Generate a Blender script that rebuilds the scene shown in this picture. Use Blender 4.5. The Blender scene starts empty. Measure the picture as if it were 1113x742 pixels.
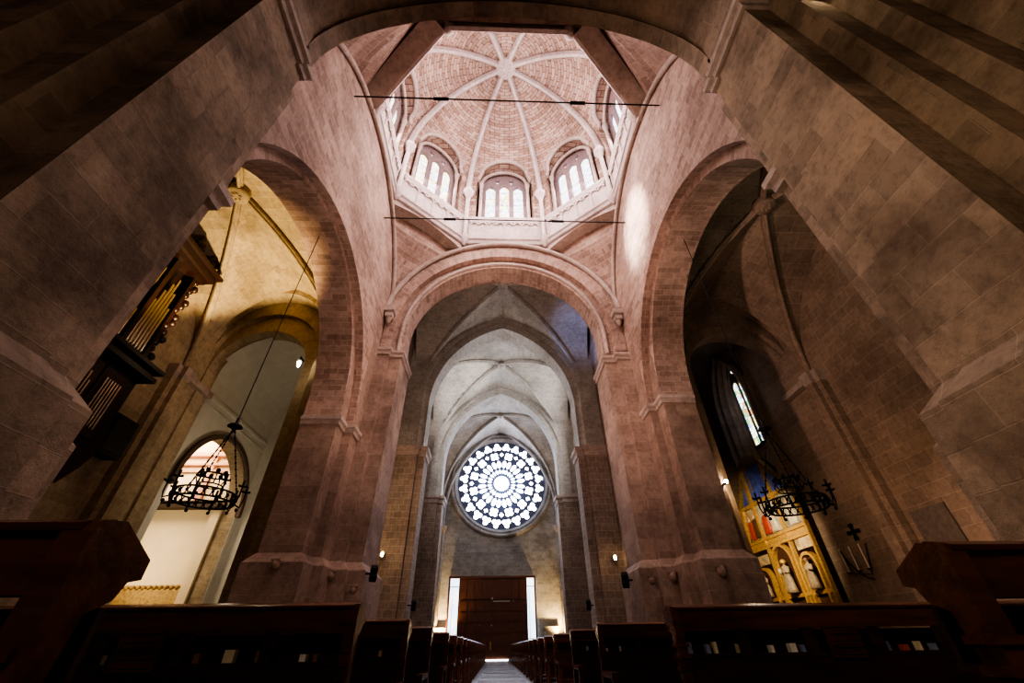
import bpy, bmesh, math, random
from mathutils import Vector, Matrix, Euler
random.seed(7)
SC = bpy.context.scene
COL = SC.collection
PI = math.pi
R = math.radians

# ------------------------------------------------------------------ mesh kit
class M:
    def __init__(s):
        s.v = []; s.f = []; s.uv = []; s.sm = []
    def add(s, vs, fs, uvs=None, smooth=False):
        b = len(s.v); s.v += [tuple(p) for p in vs]
        for i, f in enumerate(fs):
            s.f.append([b + k for k in f]); s.uv.append(uvs[i] if uvs else None); s.sm.append(smooth)
        return s
    def quad(s, a, b, c, d, uv=None): return s.add([a, b, c, d], [(0, 1, 2, 3)], [uv] if uv else None)
    def box(s, x0, x1, y0, y1, z0, z1):
        x0, x1 = min(x0, x1), max(x0, x1); y0, y1 = min(y0, y1), max(y0, y1); z0, z1 = min(z0, z1), max(z0, z1)
        v = [(x, y, z) for z in (z0, z1) for y in (y0, y1) for x in (x0, x1)]
        return s.add(v, [(0, 2, 3, 1), (4, 5, 7, 6), (0, 1, 5, 4), (2, 6, 7, 3), (0, 4, 6, 2), (1, 3, 7, 5)])
    def obox(s, c, size, rot=None):
        h = Vector(size) / 2; m = rot if rot is not None else Matrix.Identity(3)
        v = [Vector(c) + m @ Vector((x * h.x, y * h.y, z * h.z)) for z in (-1, 1) for y in (-1, 1) for x in (-1, 1)]
        return s.add(v, [(0, 2, 3, 1), (4, 5, 7, 6), (0, 1, 5, 4), (2, 6, 7, 3), (0, 4, 6, 2), (1, 3, 7, 5)])
    def prism(s, poly, ax, w0, w1):
        n = len(poly); A = [m3(ax, p[0], w0, p[1]) for p in poly]; B = [m3(ax, p[0], w1, p[1]) for p in poly]
        return s.add(A + B, [tuple(range(n)), tuple(range(2 * n - 1, n - 1, -1))] + [(i, (i + 1) % n, n + (i + 1) % n, n + i) for i in range(n)])
    def zprism(s, poly, z0, z1, cap=True):
        n = len(poly); A = [(p[0], p[1], z0) for p in poly]; B = [(p[0], p[1], z1) for p in poly]
        fs = [(i, (i + 1) % n, n + (i + 1) % n, n + i) for i in range(n)]
        if cap: fs += [tuple(range(n)), tuple(range(2 * n - 1, n - 1, -1))]
        return s.add(A + B, fs)
    def tube(s, p0, p1, r, n=8, r1=None): return s.path([p0, p1], r, n, r1)
    def path(s, pts, r, n=8, r1=None, closed=False):
        P = [Vector(p) for p in pts]; k = len(P); vs = []; up = None
        for i, p in enumerate(P):
            if closed: d = P[(i + 1) % k] - P[i - 1]
            else: d = P[min(i + 1, k - 1)] - P[max(i - 1, 0)]
            d.normalize()
            if up is None:
                up = Vector((0, 0, 1)) if abs(d.z) < .9 else Vector((1, 0, 0))
            a = d.cross(up)
            if a.length < 1e-4: a = d.cross(Vector((0, 1, .3)))
            a.normalize(); b = a.cross(d); up = b
            rr = r if r1 is None else r + (r1 - r) * i / (k - 1)
            vs += [p + (a * math.cos(2 * PI * j / n) + b * math.sin(2 * PI * j / n)) * rr for j in range(n)]
        fs = []
        for i in range(k if closed else k - 1):
            i2 = (i + 1) % k
            fs += [(i * n + j, i * n + (j + 1) % n, i2 * n + (j + 1) % n, i2 * n + j) for j in range(n)]
        s.add(vs, fs, None, True)
        if not closed: s.add(vs[:n], [tuple(range(n))]); s.add(vs[-n:], [tuple(range(n))])
        return s
    def lathe(s, c, prof, n=12, sx=1, sy=1, rot=None):
        c = Vector(c); vs = []
        for r, z in prof:
            for j in range(n):
                p = Vector((r * math.cos(2 * PI * j / n) * sx, r * math.sin(2 * PI * j / n) * sy, z))
                vs.append(c + (rot @ p if rot is not None else p))
        fs = [(i * n + j, i * n + (j + 1) % n, (i + 1) * n + (j + 1) % n, (i + 1) * n + j) for i in range(len(prof) - 1) for j in range(n)]
        s.add(vs, fs, None, True)
        k = len(prof)
        s.add(vs[:n], [tuple(range(n))]); s.add(vs[-n:], [tuple(range(n))])
        return s
    def ball(s, c, r, n=10, sz=1.0, sx=1.0, sy=1.0):
        pr = [(max(r * math.sin(PI * i / n), 1e-4), -r * math.cos(PI * i / n) * sz) for i in range(n + 1)]
        return s.lathe(c, pr, n, sx, sy)
    def ring(s, ax, pin, pout, w0, w1):
        L = 0
        for i in range(len(pin) - 1):
            a, b = pin[i], pin[i + 1]; c, d = pout[i + 1], pout[i]
            l = max(math.dist(a, b), math.dist(c, d)); h = math.dist(a, d); h2 = math.dist(b, c)
            for w in (w0, w1):
                s.quad(m3(ax, a[0], w, a[1]), m3(ax, b[0], w, b[1]), m3(ax, c[0], w, c[1]), m3(ax, d[0], w, d[1]),
                       [(0, L), (0, L + l), (h2, L + l), (h, L)])
            for p, q in ((a, b), (d, c)):
                s.quad(m3(ax, p[0], w0, p[1]), m3(ax, q[0], w0, q[1]), m3(ax, q[0], w1, q[1]), m3(ax, p[0], w1, p[1]),
                       [(w0, L), (w0, L + l), (w1, L + l), (w1, L)])
            L += l
        for p, q in ((pin[0], pout[0]), (pin[-1], pout[-1])):
            s.quad(m3(ax, p[0], w0, p[1]), m3(ax, q[0], w0, q[1]), m3(ax, q[0], w1, q[1]), m3(ax, p[0], w1, p[1]))
        return s
    def wallarch(s, ax, w0, w1, u0, u1, z1, pts, faces=(True, True), soffit=True):
        zb = pts[0][1]
        for w, ok in ((w0, faces[0]), (w1, faces[1])):
            if not ok: continue
            def q(a, b, c, d): s.quad(*[m3(ax, p[0], w, p[1]) for p in (a, b, c, d)], [a, b, c, d])
            uL, uR = pts[0][0], pts[-1][0]
            if uL > u0 + 1e-4: q((u0, zb), (uL, zb), (uL, z1), (u0, z1))
            if u1 > uR + 1e-4: q((uR, zb), (u1, zb), (u1, z1), (uR, z1))
            for i in range(len(pts) - 1):
                a, b = pts[i], pts[i + 1]
                if b[0] - a[0] > 1e-5: q(a, b, (b[0], z1), (a[0], z1))
        if soffit:
            L = 0
            for i in range(len(pts) - 1):
                a, b = pts[i], pts[i + 1]; l = math.dist(a, b)
                s.quad(m3(ax, a[0], w0, a[1]), m3(ax, b[0], w0, b[1]), m3(ax, b[0], w1, b[1]), m3(ax, a[0], w1, a[1]),
                       [(w0, L), (w0, L + l), (w1, L + l), (w1, L)]); L += l
        return s
    def mould(s, path, prof, closed=False, side=1):
        n = len(path); offs = []
        for i in range(n):
            p = Vector(path[i][:2])
            def nrm(a, b):
                d = Vector(b[:2]) - Vector(a[:2]); d.normalize(); return Vector((-d.y, d.x)) * side
            if closed or 0 < i < n - 1:
                n1 = nrm(path[i - 1], path[i]); n2 = nrm(path[i], path[(i + 1) % n])
                m = n1 + n2
                m = m / max(m.dot(n1), .3) if m.length > 1e-4 else n1
            elif i == 0: m = nrm(path[0], path[1])
            else: m = nrm(path[-2], path[-1])
            offs.append((p, m))
        k = len(prof); vs = []
        for p, m in offs:
            for o, z in prof: q = p + m * o; vs.append((q.x, q.y, z))
        fs = []
        for i in range(n if closed else n - 1):
            j = (i + 1) % n
            fs += [(i * k + a, j * k + a, j * k + a + 1, i * k + a + 1) for a in range(k - 1)]
        s.add(vs, fs)
        if not closed:
            s.add(vs[:k], [tuple(range(k))]); s.add(vs[-k:], [tuple(range(k))])
        return s
    def merge(s, mesh, T=None):
        vs = [(T(v.co) if T else v.co) for v in mesh.vertices]
        return s.add(vs, [tuple(p.vertices) for p in mesh.polygons])
    def build(s, name, mat, parent=None, **props):
        me = bpy.data.meshes.new(name); me.from_pydata(s.v, [], s.f)
        uvl = me.uv_layers.new(name='UVMap')
        for p in me.polygons:
            p.use_smooth = s.sm[p.index]
            u = s.uv[p.index]
            if u is None or len(u) != len(p.vertices):
                nn = p.normal
                if abs(nn.z) > .82: u = [(me.vertices[i].co.x, me.vertices[i].co.y) for i in p.vertices]
                else:
                    t = Vector((-nn.y, nn.x)); t.normalize()
                    if t.x < -1e-3 or (abs(t.x) <= 1e-3 and t.y < 0): t = -t
                    u = [(me.vertices[i].co.x * t.x + me.vertices[i].co.y * t.y, me.vertices[i].co.z) for i in p.vertices]
            for li, c in zip(p.loop_indices, u): uvl.data[li].uv = c
        me.materials.append(mat)
        o = bpy.data.objects.new(name, me); COL.objects.link(o)
        if parent is not None: o.parent = parent; o.matrix_parent_inverse = parent_inv(parent)
        for k, v in props.items(): o[k] = v
        return o

def parent_inv(p):
    m = p.matrix_basis.copy(); q = p.parent
    while q is not None: m = q.matrix_basis @ q.matrix_parent_inverse.inverted() @ m if False else m; q = None
    if p.type == 'EMPTY': return Matrix.Translation(p.location).inverted() if p.rotation_euler.z == 0 else m.inverted()
    return m.inverted()

def m3(ax, u, w, z): return (u, w, z) if ax == 'y' else ((w, u, z) if ax == 'x' else (u, z, w))
def thing(name, label, cat, loc=(0, 0, 0), group=None):
    o = bpy.data.objects.new(name, None); COL.objects.link(o); o.location = loc; o.empty_display_size = .2
    o['label'] = label; o['category'] = cat
    if group: o['group'] = group
    return o
def S(mm, name, mat, parent=None): return mm.build(name, mat, parent, kind='structure')
def arch(cx, z0, r, zs, n=28, rz=None):
    rz = rz or r; P = [(cx - r, zs)]
    if z0 - zs > 1e-4: pass
    else: P = []
    P += [(cx - r * math.cos(PI * i / n), z0 + rz * math.sin(PI * i / n)) for i in range(n + 1)]
    if z0 - zs > 1e-4: P.append((cx + r, zs))
    return P
def parch(cx, z0, hw, rise, zs, n=14, grow=0.0):
    c = (rise * rise - hw * hw) / (2 * hw); Rr = hw + c + grow; hw2 = hw + grow
    top = math.acos(c / Rr); P = []
    if z0 - zs > 1e-4: P.append((cx - hw2, zs))
    for i in range(n + 1):
        a = top * i / n; P.append((cx + c - Rr * math.cos(a), z0 + Rr * math.sin(a)))
    for i in range(n - 1, -1, -1):
        a = top * i / n; P.append((cx - c + Rr * math.cos(a), z0 + Rr * math.sin(a)))
    if z0 - zs > 1e-4: P.append((cx + hw2, zs))
    return P
def circ(cx, cy, r, n=24, a0=0.0): return [(cx + r * math.cos(a0 + 2 * PI * i / n), cy + r * math.sin(a0 + 2 * PI * i / n)) for i in range(n)]
def lancet(cx, z0, z1, hw, n=6):
    rise = hw * 1.5
    pts = parch(cx, z1 - rise, hw, rise, z0, n); return pts
_flat = {}
def flat(outer, holes, depth):
    """flat plate with holes (in the x/y plane) as a throw-away mesh"""
    cu = bpy.data.curves.new('tmp', 'CURVE'); cu.dimensions = '2D'; cu.fill_mode = 'BOTH'; cu.extrude = depth / 2
    for pl in [outer] + holes:
        sp = cu.splines.new('POLY'); sp.points.add(len(pl) - 1); sp.use_cyclic_u = True
        for p, q in zip(sp.points, pl): p.co = (q[0], q[1], 0, 1)
    ob = bpy.data.objects.new('tmp', cu); COL.objects.link(ob)
    bpy.context.view_layer.update()
    me = bpy.data.meshes.new_from_object(ob.evaluated_get(bpy.context.evaluated_depsgraph_get()))
    bpy.data.objects.remove(ob); bpy.data.curves.remove(cu)
    return me

# ------------------------------------------------------------------ materials
def mat(name):
    m = bpy.data.materials.new(name); m.use_nodes = True; nt = m.node_tree; nt.nodes.clear()
    o = nt.nodes.new('ShaderNodeOutputMaterial'); b = nt.nodes.new('ShaderNodeBsdfPrincipled')
    nt.links.new(b.outputs[0], o.inputs[0]); return m, nt, b
def N(nt, t, **kw):
    n = nt.nodes.new(t)
    for k, v in kw.items():
        if k.startswith('i_'): n.inputs[k[2:].replace('_', ' ')].default_value = v
        else: setattr(n, k, v)
    return n
def mixc(nt, a, b, fac, mode='MIX'):
    n = nt.nodes.new('ShaderNodeMix'); n.data_type = 'RGBA'; n.blend_type = mode
    for sock, val in ((n.inputs[0], fac), (n.inputs[6], a), (n.inputs[7], b)):
        if hasattr(val, 'is_linked') or hasattr(val, 'links'): nt.links.new(val, sock)
        else: sock.default_value = val if not isinstance(val, tuple) else (*val, 1)[:4]
    return n.outputs[2]
def ramp(nt, fac, stops):
    r = nt.nodes.new('ShaderNodeValToRGB'); nt.links.new(fac, r.inputs[0])
    e = r.color_ramp.elements
    while len(e) < len(stops): e.new(.5)
    for k, (p, c) in zip(e, stops): k.position = p; k.color = (*c, 1) if len(c) == 3 else c
    return r.outputs[0]
def stone(name, c1, c2, cm, bw=.7, bh=.36, mortar=.012, stain=.45, bump=.35, dark=(.45, .42, .4)):
    m, nt, b = mat(name); L = nt.links.new
    uv = N(nt, 'ShaderNodeUVMap'); geo = N(nt, 'ShaderNodeTexCoord')
    nz = N(nt, 'ShaderNodeTexNoise', i_Scale=1.7, i_Detail=3.0); L(uv.outputs[0], nz.inputs[0])
    sub = N(nt, 'ShaderNodeVectorMath', operation='MULTIPLY_ADD'); L(nz.outputs['Color'], sub.inputs[0])
    sub.inputs[1].default_value = (.06, .06, 0); L(uv.outputs[0], sub.inputs[2])
    br = N(nt, 'ShaderNodeTexBrick'); L(sub.outputs[0], br.inputs['Vector'])
    br.inputs['Color1'].default_value = (*c1, 1); br.inputs['Color2'].default_value = (*c2, 1); br.inputs['Mortar'].default_value = (*cm, 1)
    br.inputs['Scale'].default_value = 1; br.inputs['Mortar Size'].default_value = mortar; br.inputs['Mortar Smooth'].default_value = .35
    br.inputs['Brick Width'].default_value = bw; br.inputs['Row Height'].default_value = bh; br.inputs['Bias'].default_value = -.1
    n1 = N(nt, 'ShaderNodeTexNoise', i_Scale=.35, i_Detail=6.0, i_Roughness=.65); L(geo.outputs['Object'], n1.inputs[0])
    n2 = N(nt, 'ShaderNodeTexNoise', i_Scale=5.0, i_Detail=8.0, i_Roughness=.7); L(geo.outputs['Object'], n2.inputs[0])
    r1 = ramp(nt, n1.outputs[0], [(.36, dark), (.55, (1, 1, 1)), (.72, (1.18, 1.12, 1.06))])
    c = mixc(nt, br.outputs[0], r1, stain, 'MULTIPLY')
    r2 = ramp(nt, n2.outputs[0], [(.33, (.66, .64, .62)), (.5, (1, 1, 1)), (.68, (1.16, 1.14, 1.1))])
    c = mixc(nt, c, r2, .75, 'MULTIPLY')
    L(c, b.inputs['Base Color']); b.inputs['Roughness'].default_value = .88
    b.inputs['Specular IOR Level'].default_value = .2
    h = N(nt, 'ShaderNodeMath', operation='MULTIPLY_ADD'); L(br.outputs['Fac'], h.inputs[0]); h.inputs[1].default_value = -.6
    L(n2.outputs[0], h.inputs[2])
    bp = N(nt, 'ShaderNodeBump'); bp.inputs['Strength'].default_value = bump; bp.inputs['Distance'].default_value = .05
    L(h.outputs[0], bp.inputs['Height']); L(bp.outputs[0], b.inputs['Normal'])
    return m
def plain(name, c, rough=.5, metal=0.0, var=.25, scale=6.0, stretch=(1, 1, 1), bump=.1, spec=.5):
    m, nt, b = mat(name); L = nt.links.new
    g = N(nt, 'ShaderNodeTexCoord'); mp = N(nt, 'ShaderNodeMapping'); L(g.outputs['Object'], mp.inputs[0]); mp.inputs['Scale'].default_value = stretch
    n = N(nt, 'ShaderNodeTexNoise', i_Scale=scale, i_Detail=6.0, i_Roughness=.6); L(mp.outputs[0], n.inputs[0])
    lo = tuple(k * (1 - var) for k in c); hi = tuple(min(1, k * (1 + var)) for k in c)
    L(ramp(nt, n.outputs[0], [(.3, lo), (.7, hi)]), b.inputs['Base Color'])
    b.inputs['Roughness'].default_value = rough; b.inputs['Metallic'].default_value = metal; b.inputs['Specular IOR Level'].default_value = spec
    if bump:
        bp = N(nt, 'ShaderNodeBump'); bp.inputs['Strength'].default_value = bump; bp.inputs['Distance'].default_value = .02
        L(n.outputs[0], bp.inputs['Height']); L(bp.outputs[0], b.inputs['Normal'])
    return m
def emit(name, c, s):
    m, nt, b = mat(name); b.inputs['Base Color'].default_value = (*c, 1); b.inputs['Emission Color'].default_value = (*c, 1); b.inputs['Emission Strength'].default_value = s
    return m
def stained(name, s, stops, scale=3.0, lead=True):
    m, nt, b = mat(name); L = nt.links.new
    g = N(nt, 'ShaderNodeTexCoord')
    v = N(nt, 'ShaderNodeTexVoronoi', i_Scale=scale); L(g.outputs['Object'], v.inputs['Vector'])
    sx = N(nt, 'ShaderNodeSeparateColor'); L(v.outputs['Color'], sx.inputs[0])
    c = ramp(nt, sx.outputs[0], stops); nt.nodes[-1].color_ramp.interpolation = 'CONSTANT'
    if lead:
        v2 = N(nt, 'ShaderNodeTexVoronoi', feature='DISTANCE_TO_EDGE', i_Scale=scale); L(g.outputs['Object'], v2.inputs['Vector'])
        e = ramp(nt, v2.outputs['Distance'], [(.02, (.03, .03, .04)), (.06, (1, 1, 1))]); c = mixc(nt, c, e, 1.0, 'MULTIPLY')
    b.inputs['Base Color'].default_value = (.1, .1, .12, 1); b.inputs['Roughness'].default_value = .2
    L(c, b.inputs['Emission Color']); b.inputs['Emission Strength'].default_value = s
    return m
ST_CROSS = stone('crossing_stone', (.45, .315, .265), (.29, .195, .16), (.50, .38, .32), .62, .31, .014, .6, .6)
ST_PIER = stone('pier_stone', (.38, .27, .22), (.29, .20, .16), (.40, .29, .235), 1.0, .5, .009, .75, .5)
ST_NEAR = stone('near_pier_stone', (.37, .275, .205), (.25, .185, .14), (.40, .305, .23), 1.0, .48, .009, .9, .8)
ST_BRICK = stone('coursed_stone', (.34, .26, .215), (.26, .195, .16), (.47, .38, .32), .55, .42, .014, .5, .4)
ST_NAVE = stone('nave_vault_stone', (.42, .385, .35), (.35, .32, .29), (.46, .43, .39), .55, .26, .008, .5, .3)
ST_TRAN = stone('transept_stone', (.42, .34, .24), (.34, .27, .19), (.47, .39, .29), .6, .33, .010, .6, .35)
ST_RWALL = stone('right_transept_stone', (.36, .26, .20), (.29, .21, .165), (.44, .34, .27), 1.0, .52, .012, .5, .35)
ST_DOME = stone('dome_stone', (.50, .37, .32), (.30, .19, .145), (.18, .085, .06), .78, .40, .028, .6, .7)
ST_TRIM = stone('carved_stone', (.46, .37, .33), (.40, .31, .275), (.44, .35, .31), 1.3, 2.5, .006, .5, .3)
ST_PALE = stone('pale_stone', (.50, .42, .40), (.44, .36, .345), (.40, .32, .31), 1.2, 3.0, .006, .3, .3)
ST_TRAC = stone('tracery_stone', (.24, .17, .17), (.20, .145, .145), (.24, .18, .18), 1.3, 2.5, .006, .4, .3)
ST_FAC = stone('facade_stone', (.40, .36, .31), (.30, .27, .235), (.44, .40, .35), .6, .34, .010, .7, .4)
PLASTER = plain('white_plaster', (.62, .60, .56), .9, 0, .06, 2, bump=.05)
CREAM = plain('cream_plaster', (.80, .66, .46), .9, 0, .05, 1, bump=.03)
WOOD = plain('dark_pew_wood', (.11, .040, .022), .24, 0, .5, 3, (.5, 4, 4), .15, .4)
WOODB = plain('dark_pew_panel_wood', (.05, .019, .011), .45, 0, .5, 3, (.5, 4, 4), .15, .35)
DOORW = plain('door_wood', (.16, .062, .036), .42, 0, .35, 4, (3, 3, .4), .15)
ORGW = plain('organ_wood', (.020, .0065, .005), .4, 0, .4, 4, (3, 3, .6), .2)
IRON = plain('wrought_iron', (.012, .011, .011), .55, .6, .2, 20, bump=.05)
STEEL = plain('steel', (.5, .5, .5), .3, 1, .1, 20, bump=0)
PIPE = plain('tin_pipe', (.62, .56, .45), .22, 1, .1, 10, bump=0)
GOLD = plain('gilded_wood', (.60, .36, .12), .42, .25, .3, 8, bump=.1)
GOLDD = plain('dull_gilt', (.34, .22, .08), .5, .3, .4, 8, bump=.2)
FLOORM = stone('floor_stone', (.20, .18, .18), (.13, .115, .115), (.07, .06, .06), 1.2, .9, .012, .5, .15)
bs = [n for n in FLOORM.node_tree.nodes if n.type == 'BSDF_PRINCIPLED'][0]; bs.inputs['Roughness'].default_value = .28; bs.inputs['Specular IOR Level'].default_value = .5
LAMP = emit('lamp_glow', (1, .72, .38), 25)
LAMPW = emit('lamp_glow_white', (1, .86, .6), 60)
G_DRUM = stained('pale_stained_glass', 2.2, [(0, (.86, .92, 1)), (.35, (1, 1, .97)), (.62, (.75, .85, 1)), (.78, (1, .86, .45)), (.9, (.45, .6, 1))], 4.5)
G_GOLD = stained('golden_stained_glass', 2.2, [(0, (1, .9, .6)), (.35, (1, .97, .9)), (.6, (.9, .95, 1)), (.75, (1, .7, .25)), (.92, (.5, .5, .9))], 4.5)
G_ROSE = stained('rose_glass', 9.0, [(0, (.80, .88, 1)), (.5, (.92, .96, 1)), (.8, (.70, .82, 1))], 1.3, False)
G_SIDE = stained('sidelight_glass', 1.6, [(0, (.75, .88, 1)), (.5, (.95, .97, 1)), (.85, (1, .8, .65))], 1.0, False)
G_LANC = stained('colourful_stained_glass', 1.9, [(0, (.9, .95, .85)), (.3, (.25, .35, .75)), (.45, (.95, .75, .3)), (.62, (.85, .95, 1)), (.76, (.6, .28, .1)), (.86, (.15, .45, .22)), (.93, (.8, .85, 1))], 3.2)
G_CLER = emit('clerestory_glass', (.95, .97, 1), 8)

# ------------------------------------------------------------------ setting: floor
AX, AY = 6.6, 5.83                       # crossing half width / far wall plane
S(M().quad((-26, -20, 0), (26, -20, 0), (26, 60, 0), (-26, 60, 0)), 'floor', FLOORM)
mm = M()
for y in range(-8, 40, 4): mm.box(-1.0, .85, y, y + 2.0, 0.0, .012)
S(mm, 'trim_aisle_paving', plain('pale_paving', (.36, .36, .40), .22, 0, .15, 3, bump=.03))

# ------------------------------------------------------------------ crossing piers
def pier(name, label, poly, base_d=.28, zb=3.7, ztop=22.0, matl=ST_PIER, imposts=(), basem=None, sidev=1):
    cx = sum(p[0] for p in poly) / len(poly); cy = sum(p[1] for p in poly) / len(poly)
    t = thing(name, label, 'pier', (cx, cy, 0))
    M().zprism(poly, zb - .2, ztop).build('shaft', matl, t)
    b = M(); b.mould(poly, [(base_d + .12, 0), (base_d + .12, .5), (base_d, .6), (base_d, zb - .3), (0.0, zb + .02)], True, sidev)
    b.build('base', basem or matl, t)
    for pth, z, h, d in imposts:
        im = M().mould(pth, [(0, z), (d * .45, z), (d * .5, z + h * .45), (d, z + h * .6), (d, z + h), (0, z + h)], False, sidev)
        im.build('impost', ST_TRIM, t)
    return t
def mir(poly): return [(-x, y) for x, y in poly]
# far left pier, listed so that outward is on the left-hand side of travel
FL = [(-5.45, 8.3), (-5.45, 6.13), (-6.05, 6.13), (-6.05, 5.83), (-6.6, 5.83), (-6.6, 4.95), (-6.95, 4.95), (-6.95, 4.12), (-8.45, 4.12), (-8.45, 4.7), (-8.75, 4.7), (-8.75, 5.3), (-8.95, 5.3), (-8.95, 8.3)]
pier('crossing_pier', 'stepped stone pier on the left between nave and left transept, floodlit pink', FL, sidev=1, ztop=13.62,
     imposts=[(FL[0:5], 13.25, .38, .16), (FL[4:9], 8.45, .34, .16)])
FR = [(5.35, 8.3), (5.35, 6.13), (5.95, 6.13), (5.95, 5.83), (6.6, 5.83), (6.6, 4.95), (6.95, 4.95), (6.95, 4.15), (8.38, 4.15), (8.38, 4.7), (8.6, 4.7), (8.6, 5.3), (8.75, 5.3), (8.75, 8.3)]
pier('crossing_pier', 'stepped stone pier on the right between nave and right transept, beside the altarpiece', FR, sidev=-1, ztop=13.62,
     imposts=[(FR[0:5], 13.05, .38, .16), (FR[4:9], 9.55, .34, .16)])
NL = [(-9.6, -5.95), (-8.5, -5.95), (-6.95, -5.95), (-6.6, -5.95), (-6.6, -7.0), (-5.56, -7.0), (-5.56, -7.38), (-5.48, -7.38), (-5.48, -8.74), (-6.0, -8.74), (-6.0, -9.14), (-6.6, -9.14), (-6.6, -9.48), (-7.3, -9.48), (-7.3, -16), (-9.6, -16)]
pier('crossing_pier', 'huge near stone pier filling the left edge, in front of the organ', NL, sidev=1, ztop=14.5, matl=ST_NEAR,
     imposts=[(NL[4:10], 12.95, .42, .16), ([NL[1], NL[2], NL[3], (-6.6, -6.3)], 8.75, .5, .2)])
NR = [(9.6, -5.95), (8.5, -5.95), (6.95, -5.95), (6.6, -5.95), (6.6, -7.0), (5.46, -7.0), (5.46, -7.38), (5.38, -7.38), (5.38, -8.74), (6.0, -8.74), (6.0, -9.14), (6.6, -9.14), (6.6, -9.48), (7.3, -9.48), (7.3, -16), (9.6, -16)]
pier('crossing_pier', 'huge near stone pier filling the right edge, with stepped shafts and peeling patches', NR, sidev=-1, ztop=14.5, matl=ST_NEAR,
     imposts=[(NR[4:10], 12.95, .42, .16), ([NR[1], NR[2], NR[3], (6.6, -6.3)], 9.95, .5, .2)])

# ------------------------------------------------------------------ crossing arches
ZS = 13.4
t = thing('crossing_arch', 'great round arch opening from the crossing into the nave, with roll mouldings', 'arch', (0, AY, ZS))
a_in = arch(-.05, 14.9, 5.4, 13.6); a_mid = arch(-.05, 15.0, 6.0, 13.6); a_out = arch(-.02, 15.15, 6.55, 13.6); a_lab = arch(0, 15.25, 6.82, 15.9)
M().ring('y', a_in, [(u * 1.0, z) for u, z in a_mid], 6.13, 7.35).build('inner_order', ST_CROSS, t)
mo = M(); mo.path([(u, 6.1, z) for u, z in arch(-.05, 14.95, 5.62, 13.6)], .13, 8); mo.build('roll_moulding', ST_TRIM, t)
M().ring('y', arch(-.05, 15.0, 5.98, 13.6), a_out, 5.80, 6.3).build('outer_order', ST_CROSS, t)
mo = M().path([(u, 5.72, z) for u, z in a_lab], .15, 8); mo.build('hood_moulding', ST_TRIM, t)
# wall above, towards the octagon
S(M().wallarch('y', 5.84, 8.3, -6.75, 6.75, 22.4, arch(-.05, 15.0, 6.1, 13.6)), 'wall_crossing_front', ST_CROSS)
t = thing('crossing_arch', 'near round arch overhead at the top edge, seen from below', 'arch', (0, -7, ZS))
M().ring('y', arch(-.05, 13.9, 5.43, 13.3, rz=4.85), arch(-.05, 13.9, 6.0, 13.3, rz=5.4), -7.45, -7.0).build('outer_order', ST_NEAR, t)
M().ring('y', arch(-.05, 13.95, 5.47, 13.3, rz=5.0), arch(-.05, 13.9, 6.4, 13.3, rz=5.8), -8.74, -7.45).build('soffit', ST_NEAR, t)
S(M().wallarch('y', -9.2, -7.02, -7.2, 7.2, 22.4, arch(-.05, 13.9, 5.9, 13.3, rz=5.3)), 'wall_crossing_back', ST_NEAR)

for sx, zo, zi, nm, ro, ri, zsI in ((-1, 9.0, 9.5, 'left', 5.72, 5.02, 8.75), (1, 9.72, 10.15, 'right', 5.78, 5.05, 9.85)):
    t = thing('crossing_arch', {'left': 'round arch opening from the crossing into the yellow-lit left transept', 'right': 'round arch opening from the crossing into the dark right transept'}[nm], 'arch', (sx * 6.6, -.9, zo))
    ai = arch(-.92, zi, ri, zsI, 32); am = arch(-.85, zo, ro + .02, zsI, 32)
    if len(ai) != len(am): am = am[-len(ai):]
    M().ring('x', ai, arch(-.9, zi, ri + .95, zsI, 32), sx * 6.97, sx * 8.45).build('inner_order', ST_CROSS, t)
    ao = arch(-.85, zo, ro, zsI if zo > zsI else zo, 32); ao2 = arch(-.85, zo, ro + .3, zsI if zo > zsI else zo, 32)
    S(M().wallarch('x', sx * 6.62, sx * 7.3, -7.2, 8.3, 22.4, ao), 'wall_crossing_' + nm, ST_CROSS)
    S(M().wallarch('x', sx * 7.3, sx * 8.45, -7.2, 5.6, 19.0, ao, (False, True)), 'wall_transept_inner_' + nm, ST_TRAN)
    # wall rib that climbs from bracket to bracket under the octagon
    wr = M().path([(sx * 6.52, u, z) for u, z in arch(-.6, 15.3, 6.72, 15.9, 40)], .13, 8); S(wr, 'trim_wall_rib_' + nm, ST_TRIM)
_o = math.tan(PI / 8)
me = flat([(-9, -9.2), (9, -9.2), (9, 8.4), (-9, 8.4)], [[(-6.7, _o * 5.95), (-_o * 6.7, 5.95), (_o * 6.7, 5.95), (6.7, _o * 5.95), (6.7, -_o * 5.95), (_o * 6.7, -5.95), (-_o * 6.7, -5.95), (-6.7, -_o * 5.95)]], .12)
S(M().merge(me, lambda c: (c.x, c.y, 22.36 + c.z)), 'drum_leak_plate', ST_CROSS); bpy.data.meshes.remove(me)  # unseen plate added to block drum light leaking past the octagon
# corner brackets
for i, (x, y, w) in enumerate(((-6.35, 5.55, 'far left'), (6.35, 5.55, 'far right'), (-6.35, -6.75, 'near left'), (6.35, -6.75, 'near right'))):
    b = M(); b.box(x - .28, x + .28, y - .28, y + .28, 15.85, 16.15); b.box(x - .2, x + .2, y - .2, y + .2, 15.5, 15.85); b.lathe((x, y, 15.1), [(.02, 0), (.14, .12), (.18, .4)], 8)
    b.build('corner_bracket', ST_TRIM, None, label='small carved stone bracket at the %s corner of the crossing walls' % w, category='bracket', group='brackets under the wall ribs')

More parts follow.
